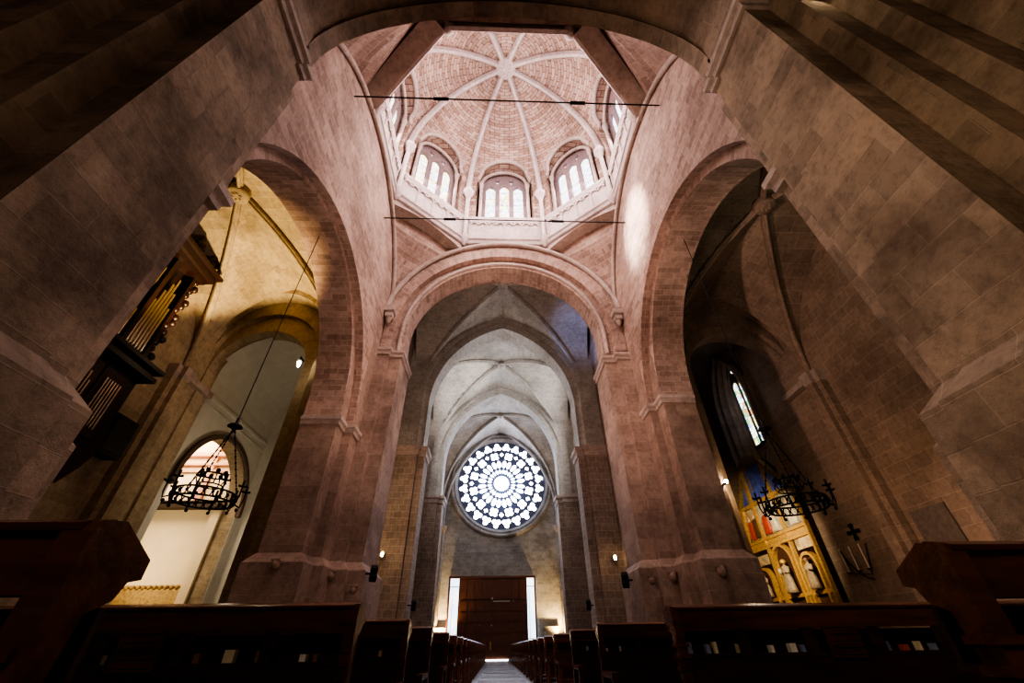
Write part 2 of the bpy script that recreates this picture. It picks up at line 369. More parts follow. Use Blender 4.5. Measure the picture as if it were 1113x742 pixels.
# pendentives + squinch bands
T8 = math.tan(PI / 8)
OCT = [(-AX, T8 * AY), (-T8 * AX, AY), (T8 * AX, AY), (AX, T8 * AY), (AX, -T8 * AY), (T8 * AX, -AY), (-T8 * AX, -AY), (-AX, -T8 * AY)]
def arcz(d): return 15.3 + math.sqrt(max(6.75 ** 2 - d * d, 0))
for k, (sx, sy) in enumerate(((-1, 1), (1, 1), (1, -1), (-1, -1))):
    pm = M(); rows = []
    yc = -.6; ywall = AY if sy > 0 else -7.0
    for i in range(13):
        f = i / 12; z = 15.6 + (22.0 - 15.6) * f
        dz = z - 15.3
        du = math.sqrt(max(6.75 ** 2 - dz * dz, 0))
        ya = yc + sy * du; ya = min(ya, AY) if sy > 0 else max(ya, -7.0)
        xb = sx * min(du, AX)
        yv = sy * T8 * AY; xv = sx * T8 * AX
        if sy > 0: ya = max(ya, yv + 1.1)
        else: ya = min(ya, yv - 1.1)
        xb = sx * max(abs(xb), abs(xv) + 1.1)
        A = Vector((sx * (AX - .02), ya, z)); B = Vector((xb, (AY - .02) if sy > 0 else -6.98 + (.9 * f), z))
        row = []
        for j in range(7):
            p = A.lerp(B, j / 6); bul = 4 * (j / 6) * (1 - j / 6) * .35 * (1 - f)
            row.append(p + Vector((sx, sy, 0)) * bul)
        rows.append(row)
    for i in range(12):
        for j in range(6): pm.quad(rows[i][j], rows[i][j + 1], rows[i + 1][j + 1], rows[i + 1][j])
    S(pm, 'wall_pendentive_' + ('far_left', 'far_right', 'near_right', 'near_left')[k], ST_CROSS)
    A = Vector((sx * AX, sy * T8 * AY, 0)); B = Vector((sx * T8 * AX, sy * AY, 0)); n = Vector((sx, sy, 0)).normalized()
    sq = M(); pts = 10
    for i in range(pts):
        f0, f1 = i / pts, (i + 1) / pts
        z0 = 21.55 + .45 * math.sin(PI * f0); z1 = 21.55 + .45 * math.sin(PI * f1)
        p0, p1 = A.lerp(B, f0), A.lerp(B, f1); d = .82
        def P(p, o, z): return (p.x + n.x * o, p.y + n.y * o, z)
        l = (B - A).length
        sq.quad(P(p0, 0, z0), P(p1, 0, z1), P(p1, d, z1), P(p0, d, z0), [(f0 * l, 0), (f1 * l, 0), (f1 * l, d), (f0 * l, d)])
        sq.quad(P(p0, 0, z0), P(p1, 0, z1), P(p1, 0, 22.4), P(p0, 0, 22.4))
        sq.quad(P(p0, d, z0), P(p1, d, z1), P(p1, d, 22.4), P(p0, d, 22.4))
    sq.build('squinch_arch', ST_TRIM, None, label='diagonal stone squinch arch across the %s corner under the octagonal drum' % ('far left', 'far right', 'near right', 'near left')[k], category='arch', group='squinches of the octagon')

# ------------------------------------------------------------------ drum and dome
cor = M().mould(OCT, [(-.02, 22.05), (.16, 22.1), (.22, 22.28), (.12, 22.42), (.24, 22.5), (.24, 22.66), (0, 22.7), (-.5, 22.7)], True, -1)
S(cor, 'trim_drum_cornice', ST_PALE)
ZR, HR = 28.0, 7.3
names = ['near_left', 'far_left', 'front', 'far_right', 'right', 'near_right', 'back', 'left']
wnames = ['', 'far left', 'front', 'far right', 'right', 'near right', 'back', 'near left']
winc = [0]
for k in range(8):
    a = Vector(OCT[k]); b = Vector(OCT[(k + 1) % 8]); w = (b - a).length; tg = (b - a) / w; mid = (a + b) / 2
    nn = Vector((mid.x, mid.y)); n = Vector((-tg.y, tg.x)); n = n if n.dot(nn) > 0 else -n
    q = w / 5.47; pos = ('far_left', 'front', 'far_right', 'right', 'near_right', 'back', 'near_left', 'left')[k]
    def W(s, o, z, mid=mid, tg=tg, n=n): p = mid + tg * s + n * o; return (p.x, p.y, z)
    hw = w / 2
    # parapet with little corbel arches
    pp = M(); pp.add([W(s, o, z) for z in (22.65, 24.95) for o in (.02, .3) for s in (-hw, hw)], [(0, 1, 5, 4), (2, 3, 7, 6), (4, 5, 7, 6)])
    pp.add([W(s, o, z) for z in (24.72, 25.0) for o in (-.12, .32) for s in (-hw, hw)], [(0, 1, 5, 4), (0, 1, 3, 2), (4, 5, 7, 6)])
    nb = 8; dw = (w - .7) / nb
    for i in range(nb):
        c = -hw + .35 + dw * (i + .5)
        ap = arch(c, 24.2, dw * .3, 24.2, 8); op = arch(c, 24.2, dw * .5, 24.2, 8)
        for j in range(8):
            x0, x1 = ap[j], ap[j + 1]; y0, y1 = op[j], op[j + 1]
            pp.add([W(x0[0], -.1, x0[1]), W(x1[0], -.1, x1[1]), W(y1[0], -.1, y1[1]), W(y0[0], -.1, y0[1]), W(x0[0], .02, x0[1]), W(x1[0], .02, x1[1])], [(0, 1, 2, 3), (0, 1, 5, 4)])
        if i % 2 == 0:
            pp.add([W(c - dw * .5 + d, o, z) for z in (22.7, 24.2) for o in (-.07, .02) for d in (-.06, .06)], [(0, 1, 5, 4), (0, 2, 6, 4), (1, 3, 7, 5)])
    pp.add([W(s, -.1, z) for z in (24.45, 24.75) for s in (-hw + .3, hw - .3)], [(0, 1, 3, 2)])
    S(pp, 'trim_parapet_' + pos, ST_PALE)
    # web with tall window niche
    hn = 2.08 * q; zsp = 29.75; o0 = .12
    def web(lam, ph):
        c_, s_ = math.cos(ph), math.sin(ph)
        base = mid * c_ + tg * (lam * hw * c_); bul = (.38 * (1 - lam * lam) * math.sin(2 * ph) + o0 * c_)
        p = base + n * bul; return (p.x, p.y, ZR + HR * s_)
    wb = M(); Lq = 12.0
    def strip(l0a, p0a, l1a, p1a, m_=14):
        for i in range(m_):
            f0, f1 = i / m_, (i + 1) / m_
            A0 = p0a + (PI / 2 - p0a) * f0; A1 = p0a + (PI / 2 - p0a) * f1
            B0 = p1a + (PI / 2 - p1a) * f0; B1 = p1a + (PI / 2 - p1a) * f1
            wb.quad(web(l0a, A0), web(l1a, B0), web(l1a, B1), web(l0a, A1),
                    [(l0a * hw * math.cos(A0), A0 * Lq), (l1a * hw * math.cos(B0), B0 * Lq), (l1a * hw * math.cos(B1), B1 * Lq), (l0a * hw * math.cos(A1), A1 * Lq)])
    ap = arch(0, zsp, hn, zsp, 16); prm = []
    for s_, z_ in ap:
        ph = math.asin(min(1, (z_ - ZR) / HR)); prm.append((s_ / (hw * math.cos(ph)), ph))
    l0 = prm[0][0]
    for sg in (-1, 1): strip(sg * 1.0, 0.0, sg * abs(l0), 0.0)
    for i in range(16): strip(prm[i][0], prm[i][1], prm[i + 1][0], prm[i + 1][1])
    for sg in (-1, 1): wb.quad(W(sg * hw, o0, 22.5), W(sg * hn, o0, 22.5), W(sg * hn, o0, ZR), W(sg * hw, o0, ZR))
    # niche tunnel
    full = [(-hn, 22.5)] + ap + [(hn, 22.5)]
    for i in range(len(full) - 1):
        (s0, z0), (s1, z1) = full[i], full[i + 1]
        def front(s_, z_):
            if z_ <= ZR: return W(s_, o0, z_)
            ph = math.asin((z_ - ZR) / HR); return web(s_ / (hw * math.cos(ph)), ph)
        wb.quad(front(s0, z0), front(s1, z1), W(s1, 1.0, z1), W(s0, 1.0, z0))
    S(wb, 'ceiling_dome_' + pos, ST_DOME)
    # moulded hood on the niche, inner arch on colonnettes
    hd = M()
    for (r_, oo, zz, th) in ((hn - .08, .02, zsp + .05, .16), (hn - .32, .33, zsp, .13)):
        hd.path([W(s_, oo - (.55 if z_ > zsp + 1 and oo < .1 else .0) * ((z_ - zsp) / 2.2 if z_ > zsp else 0), z_) for s_, z_ in arch(0, zz, r_, zz, 16)], th, 7)
    for sg in (-1, 1):
        hd.lathe(W(sg * (hn - .3), .3, 22.6), [(.12, 0), (.12, zsp - 23.2), (.2, zsp - 22.75), (.2, zsp - 22.55)], 10)
    S(hd, 'trim_niche_arch_' + pos, ST_TRIM)
    # tracery + panes
    hg = 1.78 * q; zc = 29.75
    lz = [(-1.06 * q, 29.95), (0, 30.15), (1.06 * q, 29.95)]; lw = .36 * q
    holes = [lancet(c, 23.2, z, lw) for c, z in lz]
    tri = [[(c - .2 * q, 30.62), (c, 30.3), (c + .2 * q, 30.62), (c + .14 * q, 30.8), (c, 30.72), (c - .14 * q, 30.8)] for c in (-.54 * q, .54 * q)]
    outer = [(-hg, 22.8)] + arch(0, zc, hg, zc, 16) + [(hg, 22.8)]
    me = flat(outer, holes + tri, .25)
    winc[0] += 1
    wo = M().merge(me, lambda c: W(c.x, .72 - c.z, c.y)); bpy.data.meshes.remove(me)
    if k in (1, 3, 0, 2, 4, 5, 6, 7):
        wo = S(wo, 'window_%d' % winc[0], ST_TRAC)
        gm = [G_GOLD, G_DRUM, G_DRUM, G_DRUM, G_DRUM, G_DRUM, G_GOLD, G_GOLD][k]
        for (c, z), hpl in zip(lz, holes):
            M().add([W(p[0], .78, p[1]) for p in hpl], [tuple(range(len(hpl)))]).build('lancet_pane', G_GOLD if (k == 1 and c == 0) else gm, wo)
        for tpl in tri:
            M().add([W(p[0], .78, p[1]) for p in tpl], [tuple(range(len(tpl)))]).build('spandrel_pane', gm, wo)
        # lead bars
        br = M()
        for c, z in lz:
            for i in range(8): br.add([W(c + d, .70, 23.6 + i * .8 + e) for e in (-.02, .02) for d in (-lw, lw)], [(0, 1, 3, 2)])
        br.build('saddle_bars', IRON, wo)
# ring fill behind the drum walls so no sky leaks
# columns, capitals, ribs
key = M(); key.lathe((0, 0, ZR + HR - .42), [(.05, -.02), (.62, 0), (.72, .12), (.72, .5)], 24)
for j in range(8):
    a_ = j * PI / 4; key.ball((.34 * math.cos(a_), .34 * math.sin(a_), ZR + HR - .44), .13, 6, .5)
key.build('roof_boss', ST_PALE, None, label='round carved keystone at the top of the octagonal dome', category='keystone')
cpos = ['far left side', 'front left', 'front right', 'far right side', 'near right side', 'back right', 'back left', 'near left side']
for k, (x, y) in enumerate(OCT):
    d = Vector((x, y)).normalized(); f = .972
    t = thing('drum_column', 'slender column with corbel and capital at the %s corner of the dome drum' % cpos[k], 'column', (x * f, y * f, 22.4), 'slender columns of the dome drum')
    M().lathe((x * f, y * f, 21.85), [(.02, 0), (.14, .1), (.2, .35), (.3, .5), (.3, .95)], 8).build('corbel', ST_PALE, t)
    M().lathe((x * f, y * f, 22.75), [(.2, 0), (.2, .12), (.145, .2), (.145, 4.4)], 10).build('shaft', ST_PALE, t)
    M().lathe((x * f, y * f, 27.1), [(.15, 0), (.19, .1), (.33, .55), (.4, .6), (.4, .9), (.05, .92)], 8).build('capital', ST_PALE, t)
    rb = M(); pr = [(-.2, 0), (-.2, .16), (-.09, .34), (.09, .34), (.2, .16), (.2, 0)]
    side = Vector((-d.y, d.x)); rows = []
    R0 = Vector((x, y)).length
    for i in range(25):
        ph = PI / 2 * i / 24 * .985; cr = math.cos(ph) * R0; zz = ZR + HR * math.sin(ph)
        nr = Vector((-math.cos(ph) / R0, -math.sin(ph) / HR)); nr.normalize()
        rows.append([(d.x * (cr + nr.x * h) + side.x * u, d.y * (cr + nr.x * h) + side.y * u, zz + nr.y * h) for u, h in pr])
    for i in range(24):
        for j in range(5): rb.add([rows[i][j], rows[i][j + 1], rows[i + 1][j + 1], rows[i + 1][j]], [(0, 1, 2, 3)])
    rb.build('dome_rib', ST_PALE, None, label='curved stone rib from the %s drum column to the dome keystone' % cpos[k], category='rib', group='ribs of the dome')

# tie rods
for (y, z, w, xs) in ((-3.85, 19.85, 'upper', (-2.9, 3.0)), (2.1, 19.65, 'lower', (-3.05, 2.85))):
    xe = 6.6
    t = thing('tie_rod', 'thin black iron tie rod, the %s of two, spanning the crossing below the dome' % w, 'tie rod', (0, y, z))
    M().tube((-xe, y, z), (xe, y, z), .032, 8).build('rod', IRON, t)
    for x in xs: M().tube((x - .32, y, z), (x + .32, y, z), .075, 8).build('turnbuckle', IRON, t)

# ------------------------------------------------------------------ nave
def groin(name, matl, x0, x1, y0, y1, zs, zt, nx=28, ribm=None, ribw=.17, bossr=.42, bosslabel=None, gp=None):
    cx, cy, hx, hy = (x0 + x1) / 2, (y0 + y1) / 2, (x1 - x0) / 2, (y1 - y0) / 2
    def f(u):
        u = min(abs(u), 1)
        rise = zt - zs; c = .35; Rr = 1 + c; top = math.sqrt(Rr * Rr - c * c)
        return zs + rise * math.sqrt(max(Rr * Rr - (u + c) ** 2, 0)) / top
    g = M(); n = nx
    arc = [0.0]
    for i in range(n): arc.append(arc[-1] + math.hypot((x1 - x0) / n, f(-1 + 2 * (i + 1) / n) - f(-1 + 2 * i / n)))
    for i in range(n):
        for j in range(n):
            us = [-1 + 2 * i / n, -1 + 2 * (i + 1) / n]; vs = [-1 + 2 * j / n, -1 + 2 * (j + 1) / n]
            P = lambda u, v: (cx + u * hx, cy + v * hy, f(min(abs(u), abs(v))))
            q = [P(us[0], vs[0]), P(us[1], vs[0]), P(us[1], vs[1]), P(us[0], vs[1])]
            if abs(us[0] + us[1]) > abs(vs[0] + vs[1]): uv = [(p[0], arc[jj]) for p, jj in zip(q, (j, j, j + 1, j + 1))]
            else: uv = [(p[1], arc[ii]) for p, ii in zip(q, (i, i + 1, i + 1, i))]
            g.quad(*q, uv)
    o = S(g, name, matl)
    for sx in (-1, 1):
        for sy in (-1, 1):
            r_ = M().path([(cx + sx * hx * k / 24, cy + sy * hy * k / 24, f(k / 24) - .08) for k in range(1, 25)], ribw, 8)
            r_.path([(cx + sx * hx * k / 24, cy + sy * hy * k / 24, f(k / 24) - .08 - ribw) for k in range(1, 25)], ribw * .55, 6)
            r_.build('vault_rib', ribm or ST_TRIM, o)
    bo = M().lathe((cx, cy, zt - .5), [(.03, 0), (bossr * .6, .02), (bossr * .7, .08), (bossr * .95, .06), (bossr, .2), (bossr, .6)], 20)
    for j in range(6): bo.ball((cx + bossr * .35 * math.cos(j * PI / 3), cy + bossr * .35 * math.sin(j * PI / 3), zt - .5), bossr * .16, 6, .5)
    bo.build('roof_boss', ribm or ST_TRIM, None, label=bosslabel, category='keystone', **({'group': gp} if gp else {}))
    return f
YB = [6.9, 18.1, 30.2, 41.9]
for i in range(3):
    groin('ceiling_nave_%d' % (i + 1), ST_NAVE, -7.4, 7.4, YB[i], YB[i + 1], 15.6, 25.3, bosslabel=('round keystone of the nearest nave vault, in blue shade', 'round keystone of the middle nave vault', 'round keystone of the farthest nave vault, above the rose window')[i], gp='keystones of the nave vault', ribm=ST_NAVE)
for i, y in enumerate((17.3, 29.3)):
    t = thing('transverse_arch', ('nearer', 'farther')[i] + ' pointed stone arch crossing the nave between its vaults', 'arch', (0, y, 12.8), 'pointed arches of the nave')
    M().ring('y', parch(0, 16.5, 5.85, 7.95, 12.8), parch(0, 16.5, 5.85, 7.95, 12.8, grow=.9), y, y + 1.6).build('arch_ring', ST_NAVE, t)
    M().ring('y', parch(0, 16.5, 5.85, 7.95, 12.8, grow=.55), parch(0, 16.5, 5.85, 7.95, 12.8, grow=1.3), y - .35, y + 1.95).build('outer_ring', ST_NAVE, t)
    for s in (-1, 1):
        w = ('left', 'right')[s > 0]
        xi = s * 5.65; poly = [(xi, y + 1.6), (xi, y), (s * 6.15, y), (s * 6.15, y - .3), (s * 9.3, y - .3), (s * 9.3, y + 1.9), (s * 6.15, y + 1.9), (s * 6.15, y + 1.6)]
        p = thing('nave_pier', '%s stone nave pier of coursed blocks on the %s of the aisle' % (('nearer', 'farther')[i], w), 'pier', (s * 7, y + .8, 0), 'piers of the nave')
        M().zprism(poly, 0, 12.5).build('shaft', ST_BRICK, p)
        M().mould(poly, [(.22, 0), (.22, 1.1), (.12, 1.3), (0, 1.45)], True, 1 if s < 0 else -1).build('base', ST_BRICK, p)
        M().mould(poly, [(0, 12.2), (.08, 12.25), (.1, 12.55), (.22, 12.7), (.22, 12.95), (0, 12.95)], True, 1 if s < 0 else -1).build('capital', ST_TRIM, p)
        M().zprism([(s * 5.98, y + .02), (s * 6.3, y - .3), (s * 9.3, y - .3), (s * 9.3, y + 1.9), (s * 5.98, y + 1.58)], 12.9, 25).build('upper_shaft', ST_NAVE, p)
for s in (-1, 1):
    w = 'left' if s < 0 else 'right'
    wl = M()
    wl.quad((s * 7.7, 7, 0), (s * 7.7, 18.1, 0), (s * 7.7, 18.1, 26), (s * 7.7, 7, 26))
    # middle bay carries a clerestory window
    wl.wallarch('x', s * 7.7, s * 8.2, 19.0, 30.2, 26, lancet(24.3, 14, 22.5, 1.3, 8), (True, False))
    wl.quad((s * 7.7, 19, 0), (s * 7.7, 30.2, 0), (s * 7.7, 30.2, 14), (s * 7.7, 19, 14))
    wl.quad((s * 7.7, 30.2, 0), (s * 7.7, 42, 0), (s * 7.7, 42, 26), (s * 7.7, 30.2, 26))
    S(wl, 'wall_nave_' + w, ST_BRICK)
    hp = lancet(24.3, 14, 22.5, 1.3, 8)
    S(M().add([(s * 8.15, a_, b_) for a_, b_ in hp], [tuple(range(len(hp)))]), 'window_%d' % (8 + (1 if s < 0 else 2)), G_CLER)

# facade wall with rose
RC = (.25, 18.4); YF = 42.0
fw = M()
me = flat([(-8.2, 0), (-5.6, 0), (-5.6, 7.45), (4.1, 7.45), (4.1, 0), (8.6, 0), (8.6, 27), (-8.2, 27)], [circ(RC[0], RC[1], 6.15, 64)], .02)
fw.merge(me, lambda c: (c.x, YF + c.z, c.y)); bpy.data.meshes.remove(me)
S(fw, 'wall_facade', ST_FAC)
fr = M()
prof = [(6.75, -.02), (6.6, -.32), (6.35, -.35), (6.25, -.1), (6.15, -.22), (5.95, -.2), (5.85, .25), (5.72, .3), (5.6, .75)]
n = 64; vs = [(RC[0] + r_ * math.cos(2 * PI * j / n), YF + d_, RC[1] + r_ * math.sin(2 * PI * j / n)) for r_, d_ in prof for j in range(n)]
fr.add(vs, [(i * n + j, i * n + (j + 1) % n, (i + 1) * n + (j + 1) % n, (i + 1) * n + j) for i in range(len(prof) - 1) for j in range(n)], None, True)
def petal(a0, a1, r0, r1, tip0, tip1, k=6):
    am = (a0 + a1) / 2; P = []
    ar = (r1 - r0)
    P.append((am, r0 - 0)); P.append((a1, r0 + ar * tip0)); P.append((a1, r1 - ar * tip1)); P.append((am + (a1 - am) * .55, r1 - ar * tip1 * .3)); P.append((am, r1)); P.append((am - (a1 - am) * .55, r1 - ar * tip1 * .3)); P.append((a0, r1 - ar * tip1)); P.append((a0, r0 + ar * tip0))
    return [(r_ * math.cos(a_), r_ * math.sin(a_)) for a_, r_ in P]
def foil(r, ang, size, lobes, n=6, rot=0.0):
    cx, cy = r * math.cos(ang), r * math.sin(ang); P = []
    d = size * (.52 if lobes > 3 else .5); lr = size * (.46 if lobes > 3 else .52)
    for l in range(lobes):
        a = ang + rot + 2 * PI * l / lobes; lx, ly = cx + d * math.cos(a), cy + d * math.sin(a)
        half = PI / 2 + PI / lobes - math.acos(min(1, d * math.sin(PI / lobes) / lr)) - .04
        for i in range(n + 1):
            b_ = a - half + 2 * half * i / n; P.append((lx + lr * math.cos(b_), ly + lr * math.sin(b_)))
    return P
holes = [circ(0, 0, 1.0, 24)]
for i in range(12):
    a = 2 * PI * (i + .5) / 12; da = 2 * PI / 12
    for sgn in (-1, 1):
        c = a + sgn * da * .235; h = da * .21
        holes.append(petal(c - h * .92, c + h * .92, 1.25, 1.9, .3, .3)); holes.append(petal(c - h * .9, c + h * .9, 2.0, 3.15, .22, .32))
    holes.append(foil(3.76, a, .62, 4, 6, PI / 4))
    holes.append(foil(3.97, a + da / 2, .3, 4, 4, 0))
    for sgn in (-1, 1): holes.append(foil(5.0, a + sgn * da * .25, .6, 3, 6, 0))
RS = 5.72 / 5.75
me = flat(circ(0, 0, 5.78, 72), holes, .3)
win = thing('window_11', '', 'x', (RC[0], YF, RC[1])); 
for k_ in ('label', 'category'): del win[k_]
win['kind'] = 'structure'
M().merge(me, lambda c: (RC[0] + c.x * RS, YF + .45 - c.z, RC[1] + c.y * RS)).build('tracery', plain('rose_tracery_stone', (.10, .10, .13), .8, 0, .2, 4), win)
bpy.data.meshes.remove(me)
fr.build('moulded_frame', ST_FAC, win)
gp = M(); gp.add([(RC[0] + 5.7 * math.cos(2 * PI * j / 64), YF + .62, RC[1] + 5.7 * math.sin(2 * PI * j / 64)) for j in range(64)], [tuple(range(64))]); gp.build('pane', G_ROSE, win)
# wall arch + colonnettes by the rose
S(M().path([(u, YF - .2, z) for u, z in parch(.15, 14.0, 7.1, 11.6, 13)], .22, 8), 'trim_facade_arch', ST_NAVE)
for s, x in ((-1, -6.85), (1, 7.15)):
    t = thing('wall_colonnette', 'slim %s colonnette with capital beside the rose window' % ('left' if s < 0 else 'right'), 'column', (x, YF - .25, 0))
    M().lathe((x, YF - .25, 0), [(.32, 0), (.32, .8), (.2, 1.0), (.2, 12.3)], 12).build('shaft', ST_FAC, t)
    M().lathe((x, YF - .25, 12.2), [(.21, 0), (.25, .1), (.4, .5), (.45, .55), (.45, .85)], 10).build('capital', ST_TRIM, t)
    # side pilasters behind the uplights
    S(M().box(x + s * .35, x + s * 1.4, YF - 1.4, YF, 0, 13.2), 'trim_facade_pilaster_' + ('left' if s < 0 else 'right'), ST_FAC)

# door: timber lobby with glazed side strips
dx0, dx1, zt = -4.4, 3.05, 7.35
dr = thing('door_1', '', 'x', (-.7, 41.3, 0))
for k_ in ('label', 'category'): del dr[k_]
dr['kind'] = 'structure'
f = M(); f.box(dx0 - 1.25, dx1 + 1.05, 41.0, 41.9, zt, zt + .22); f.box(dx0 - 1.25, dx0 - 1.1, 41.0, 41.3, 0, zt); f.box(dx1 + .9, dx1 + 1.05, 41.0, 41.3, 0, zt)
f.build('frame', DOORW, dr)
pn = M(); pn.box(dx0, dx1, 41.15, 41.3, 5.3, zt)
for i in range(9): pn.box(dx0 + (dx1 - dx0) * i / 9 + .05, dx0 + (dx1 - dx0) * (i + 1) / 9 - .05, 41.1, 41.16, 5.4, zt - .1)
pn.build('transom_panel', DOORW, dr)
for i in range(2):
    x0 = dx0 if i == 0 else (dx0 + dx1) / 2; x1 = (dx0 + dx1) / 2 if i == 0 else dx1
    lf = M(); lf.box(x0 + .02, x1 - .02, 41.15, 41.28, .14, 5.28)
    for a in range(4):
        for b in range(5):
            lf.box(x0 + .1 + (x1 - x0 - .2) * a / 4 + .05, x0 + .1 + (x1 - x0 - .2) * (a + 1) / 4 - .05, 41.08, 41.16, .3 + b * .98 + .06, .3 + (b + 1) * .98 - .06)
    lo = lf.build('door_leaf', DOORW, dr)
    if i == 1:
        h = M(); h.box(x0 - .18, x0 + .02, 41.0, 41.1, 5.3, 5.5); h.box(x0 + .0, x0 + 1.9, 41.0, 41.07, 5.08, 5.2); h.ball((x0 + 2.25, 41.02, 5.15), .06, 6); h.build('door_closer', STEEL, dr)
        M().ball((x0 - .1, 41.0, 2.95), .1, 8).build('lock_plate', STEEL, dr)
        M().box(x0 - .25, x0 - .13, 40.98, 41.08, .9, 1.6).build('pull_handle', GOLD, dr)
    else: M().ball((x1 - 1.35, 41.02, 2.98), .07, 8).build('latch_knob', STEEL, dr)
M().box(dx0 - 1.05, dx0 - .08, 41.2, 41.24, .05, zt).build('left_sidelight', G_SIDE, dr)
M().box(dx1 + .08, dx1 + .88, 41.2, 41.24, .05, zt).build('right_sidelight', G_SIDE, dr)
bar = M()
for xx in (dx0 - .75, dx1 + .3): bar.box(xx - .02, xx + .02, 41.14, 41.2, 1.6, 6.4)
for xx0, xx1 in ((dx0 - 1.05, dx0 - .08), (dx1 + .08, dx1 + .88)): bar.box(xx0, xx1, 41.14, 41.2, 1.75, 1.83); bar.box(xx0, xx1, 41.14, 41.2, 6.5, 6.58)
bar.build('sidelight_bars', STEEL, dr)
M().box(-2.2, 1.0, 41.0, 41.2, .02, .13).build('lit_threshold_gap', emit('daylight_gap', (.9, .95, 1), 3), dr)

# stone benches / memorial blocks beside the door
for x, w in ((-6.2, 'left'), (5.7, 'right')):
    b = M(); b.box(x - .75, x + .75, 41.3, 41.95, 0, .9); b.box(x - .85, x + .85, 41.2, 41.95, .9, 1.05); b.box(x - .7, x + .7, 41.5, 41.95, 1.05, 2.6); b.box(x - .85, x + .85, 41.4, 41.95, 2.6, 2.85)
    b.build('stone_tomb', ST_FAC, None, label='low stone wall tomb against the facade %s of the door' % w, category='tomb')

# ------------------------------------------------------------------ transepts
for s in (-1, 1):
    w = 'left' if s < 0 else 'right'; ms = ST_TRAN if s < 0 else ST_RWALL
    X1 = 15.6
    groin('ceiling_transept_' + w, ms, min(s * 8.3, s * X1), max(s * 8.3, s * X1), -7.0, 5.5, 11.6, 17.5, 24, ribm=ms, ribw=.15, bossr=.45, bosslabel='round keystone of the %s transept vault' % w)
    wl = M()
    if s < 0:
        wl.quad((-X1, -9, 0), (-X1, 7.0, 0), (-X1, 7.0, 19), (-X1, -9, 19))
        op = arch(11.0, 7.6, 2.95, 0, 24); wl.wallarch('x', -X1, -X1 - .8, 7.0, 14.4, 19, op)
        S(wl, 'wall_transept_left', ST_TRAN)
        # plastered side of the chapel, opening framed by a dark hood
        S(M().wallarch('x', -X1 + .03, -X1 - .02, 7.4, 14.3, 17, op), 'wall_chapel_left', PLASTER)
        S(M().ring('x', arch(11.0, 7.6, 2.95, 7.3, 24), arch(11.0, 7.6, 3.2, 7.3, 24), -X1 + .0, -X1 + .22), 'trim_chapel_opening', plain('dark_hood_stone', (.12, .08, .06), .8))
        S(M().box(-X1, -X1 + .16, 7.4, 14.3, 11.75, 11.9).box(-X1, -X1 + .1, 7.4, 14.3, 11.35, 11.43), 'trim_chapel_moulding', PLASTER)
        S(M().quad((-X1, 14.3, 0), (-9, 14.3, 0), (-9, 14.3, 17), (-X1, 14.3, 17)), 'wall_chapel_back_left', PLASTER)
        cv = M()
        for i in range(20):
            a0, a1 = PI * i / 20, PI * (i + 1) / 20; xx = lambda a: -12.55 - 3.05 * math.cos(a); zz = lambda a: 12.4 + 3.0 * math.sin(a)
            cv.quad((xx(a0), 7.2, zz(a0)), (xx(a1), 7.2, zz(a1)), (xx(a1), 14.3, zz(a1)), (xx(a0), 14.3, zz(a0)))
        S(cv, 'ceiling_chapel_left', PLASTER)
        S(M().box(-10.9, -10.2, 7.2, 8.2, 0, 15), 'trim_chapel_respond', ST_TRAN)
        # room beyond the opening
        S(M().quad((-24, 14.1, 0), (-16.6, 14.1, 0), (-16.6, 14.1, 13), (-24, 14.1, 13)).box(-16.9, -16.4, 13.8, 14.1, 0, 13), 'wall_side_chapel', CREAM)
        tr = M(); tr.box(-24, -16.4, 13.55, 14.1, 7.75, 7.95); tr.box(-24, -16.4, 13.7, 14.1, 8.1, 8.18); S(tr, 'trim_side_chapel_ledge', plain('dark_ledge', (.06, .035, .02), .6))
        PINK = plain('pink_stucco', (.62, .36, .26), .8, 0, .1, 4)
        tr = M(); tr.box(-24, -16.4, 13.85, 14.1, 10.35, 10.5); tr.box(-24, -16.4, 13.75, 14.1, 10.9, 11.15)
        tr.box(-18.35, -18.0, 13.9, 14.1, 8.1, 13); tr.box(-24, -16.4, 13.95, 14.1, 9.95, 10.1); S(tr, 'trim_side_chapel_cornice', PINK)
        fz = M(); fz.box(-24, -16.9, 13.9, 14.1, 0, 3.75)
        for i in range(24): fz.ball((-23.8 + i * .29, 13.95, 3.8), .13, 6)
        fz.build('carved_dado', GOLDD, None, label='golden carved wooden dado along the cream wall inside the side chapel', category='panelling')
    else:
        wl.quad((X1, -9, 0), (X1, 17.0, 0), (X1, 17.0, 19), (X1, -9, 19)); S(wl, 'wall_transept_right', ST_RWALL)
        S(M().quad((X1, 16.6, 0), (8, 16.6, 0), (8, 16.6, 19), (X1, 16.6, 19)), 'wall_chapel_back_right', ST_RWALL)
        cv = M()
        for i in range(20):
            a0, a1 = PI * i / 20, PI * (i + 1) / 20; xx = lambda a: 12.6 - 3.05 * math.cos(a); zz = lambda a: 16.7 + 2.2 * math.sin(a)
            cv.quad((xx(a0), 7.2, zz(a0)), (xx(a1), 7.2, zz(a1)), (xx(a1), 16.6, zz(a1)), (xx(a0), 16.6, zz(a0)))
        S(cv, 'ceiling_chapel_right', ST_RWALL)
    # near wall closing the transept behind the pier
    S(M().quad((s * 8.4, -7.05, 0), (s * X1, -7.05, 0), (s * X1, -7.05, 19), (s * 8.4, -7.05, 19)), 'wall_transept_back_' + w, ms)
    # arch to the chapel
    c = s * 13.05
    wf = M().wallarch('y', 5.5, 6.3, min(s * 8.2, s * X1), max(s * 8.2, s * X1), 19, arch(s * 12.5, 13.9, 3.2 if s > 0 else 2.98, 0, 26, 3.3), (True, False))
    S(wf, 'wall_transept_front_' + w, ms)
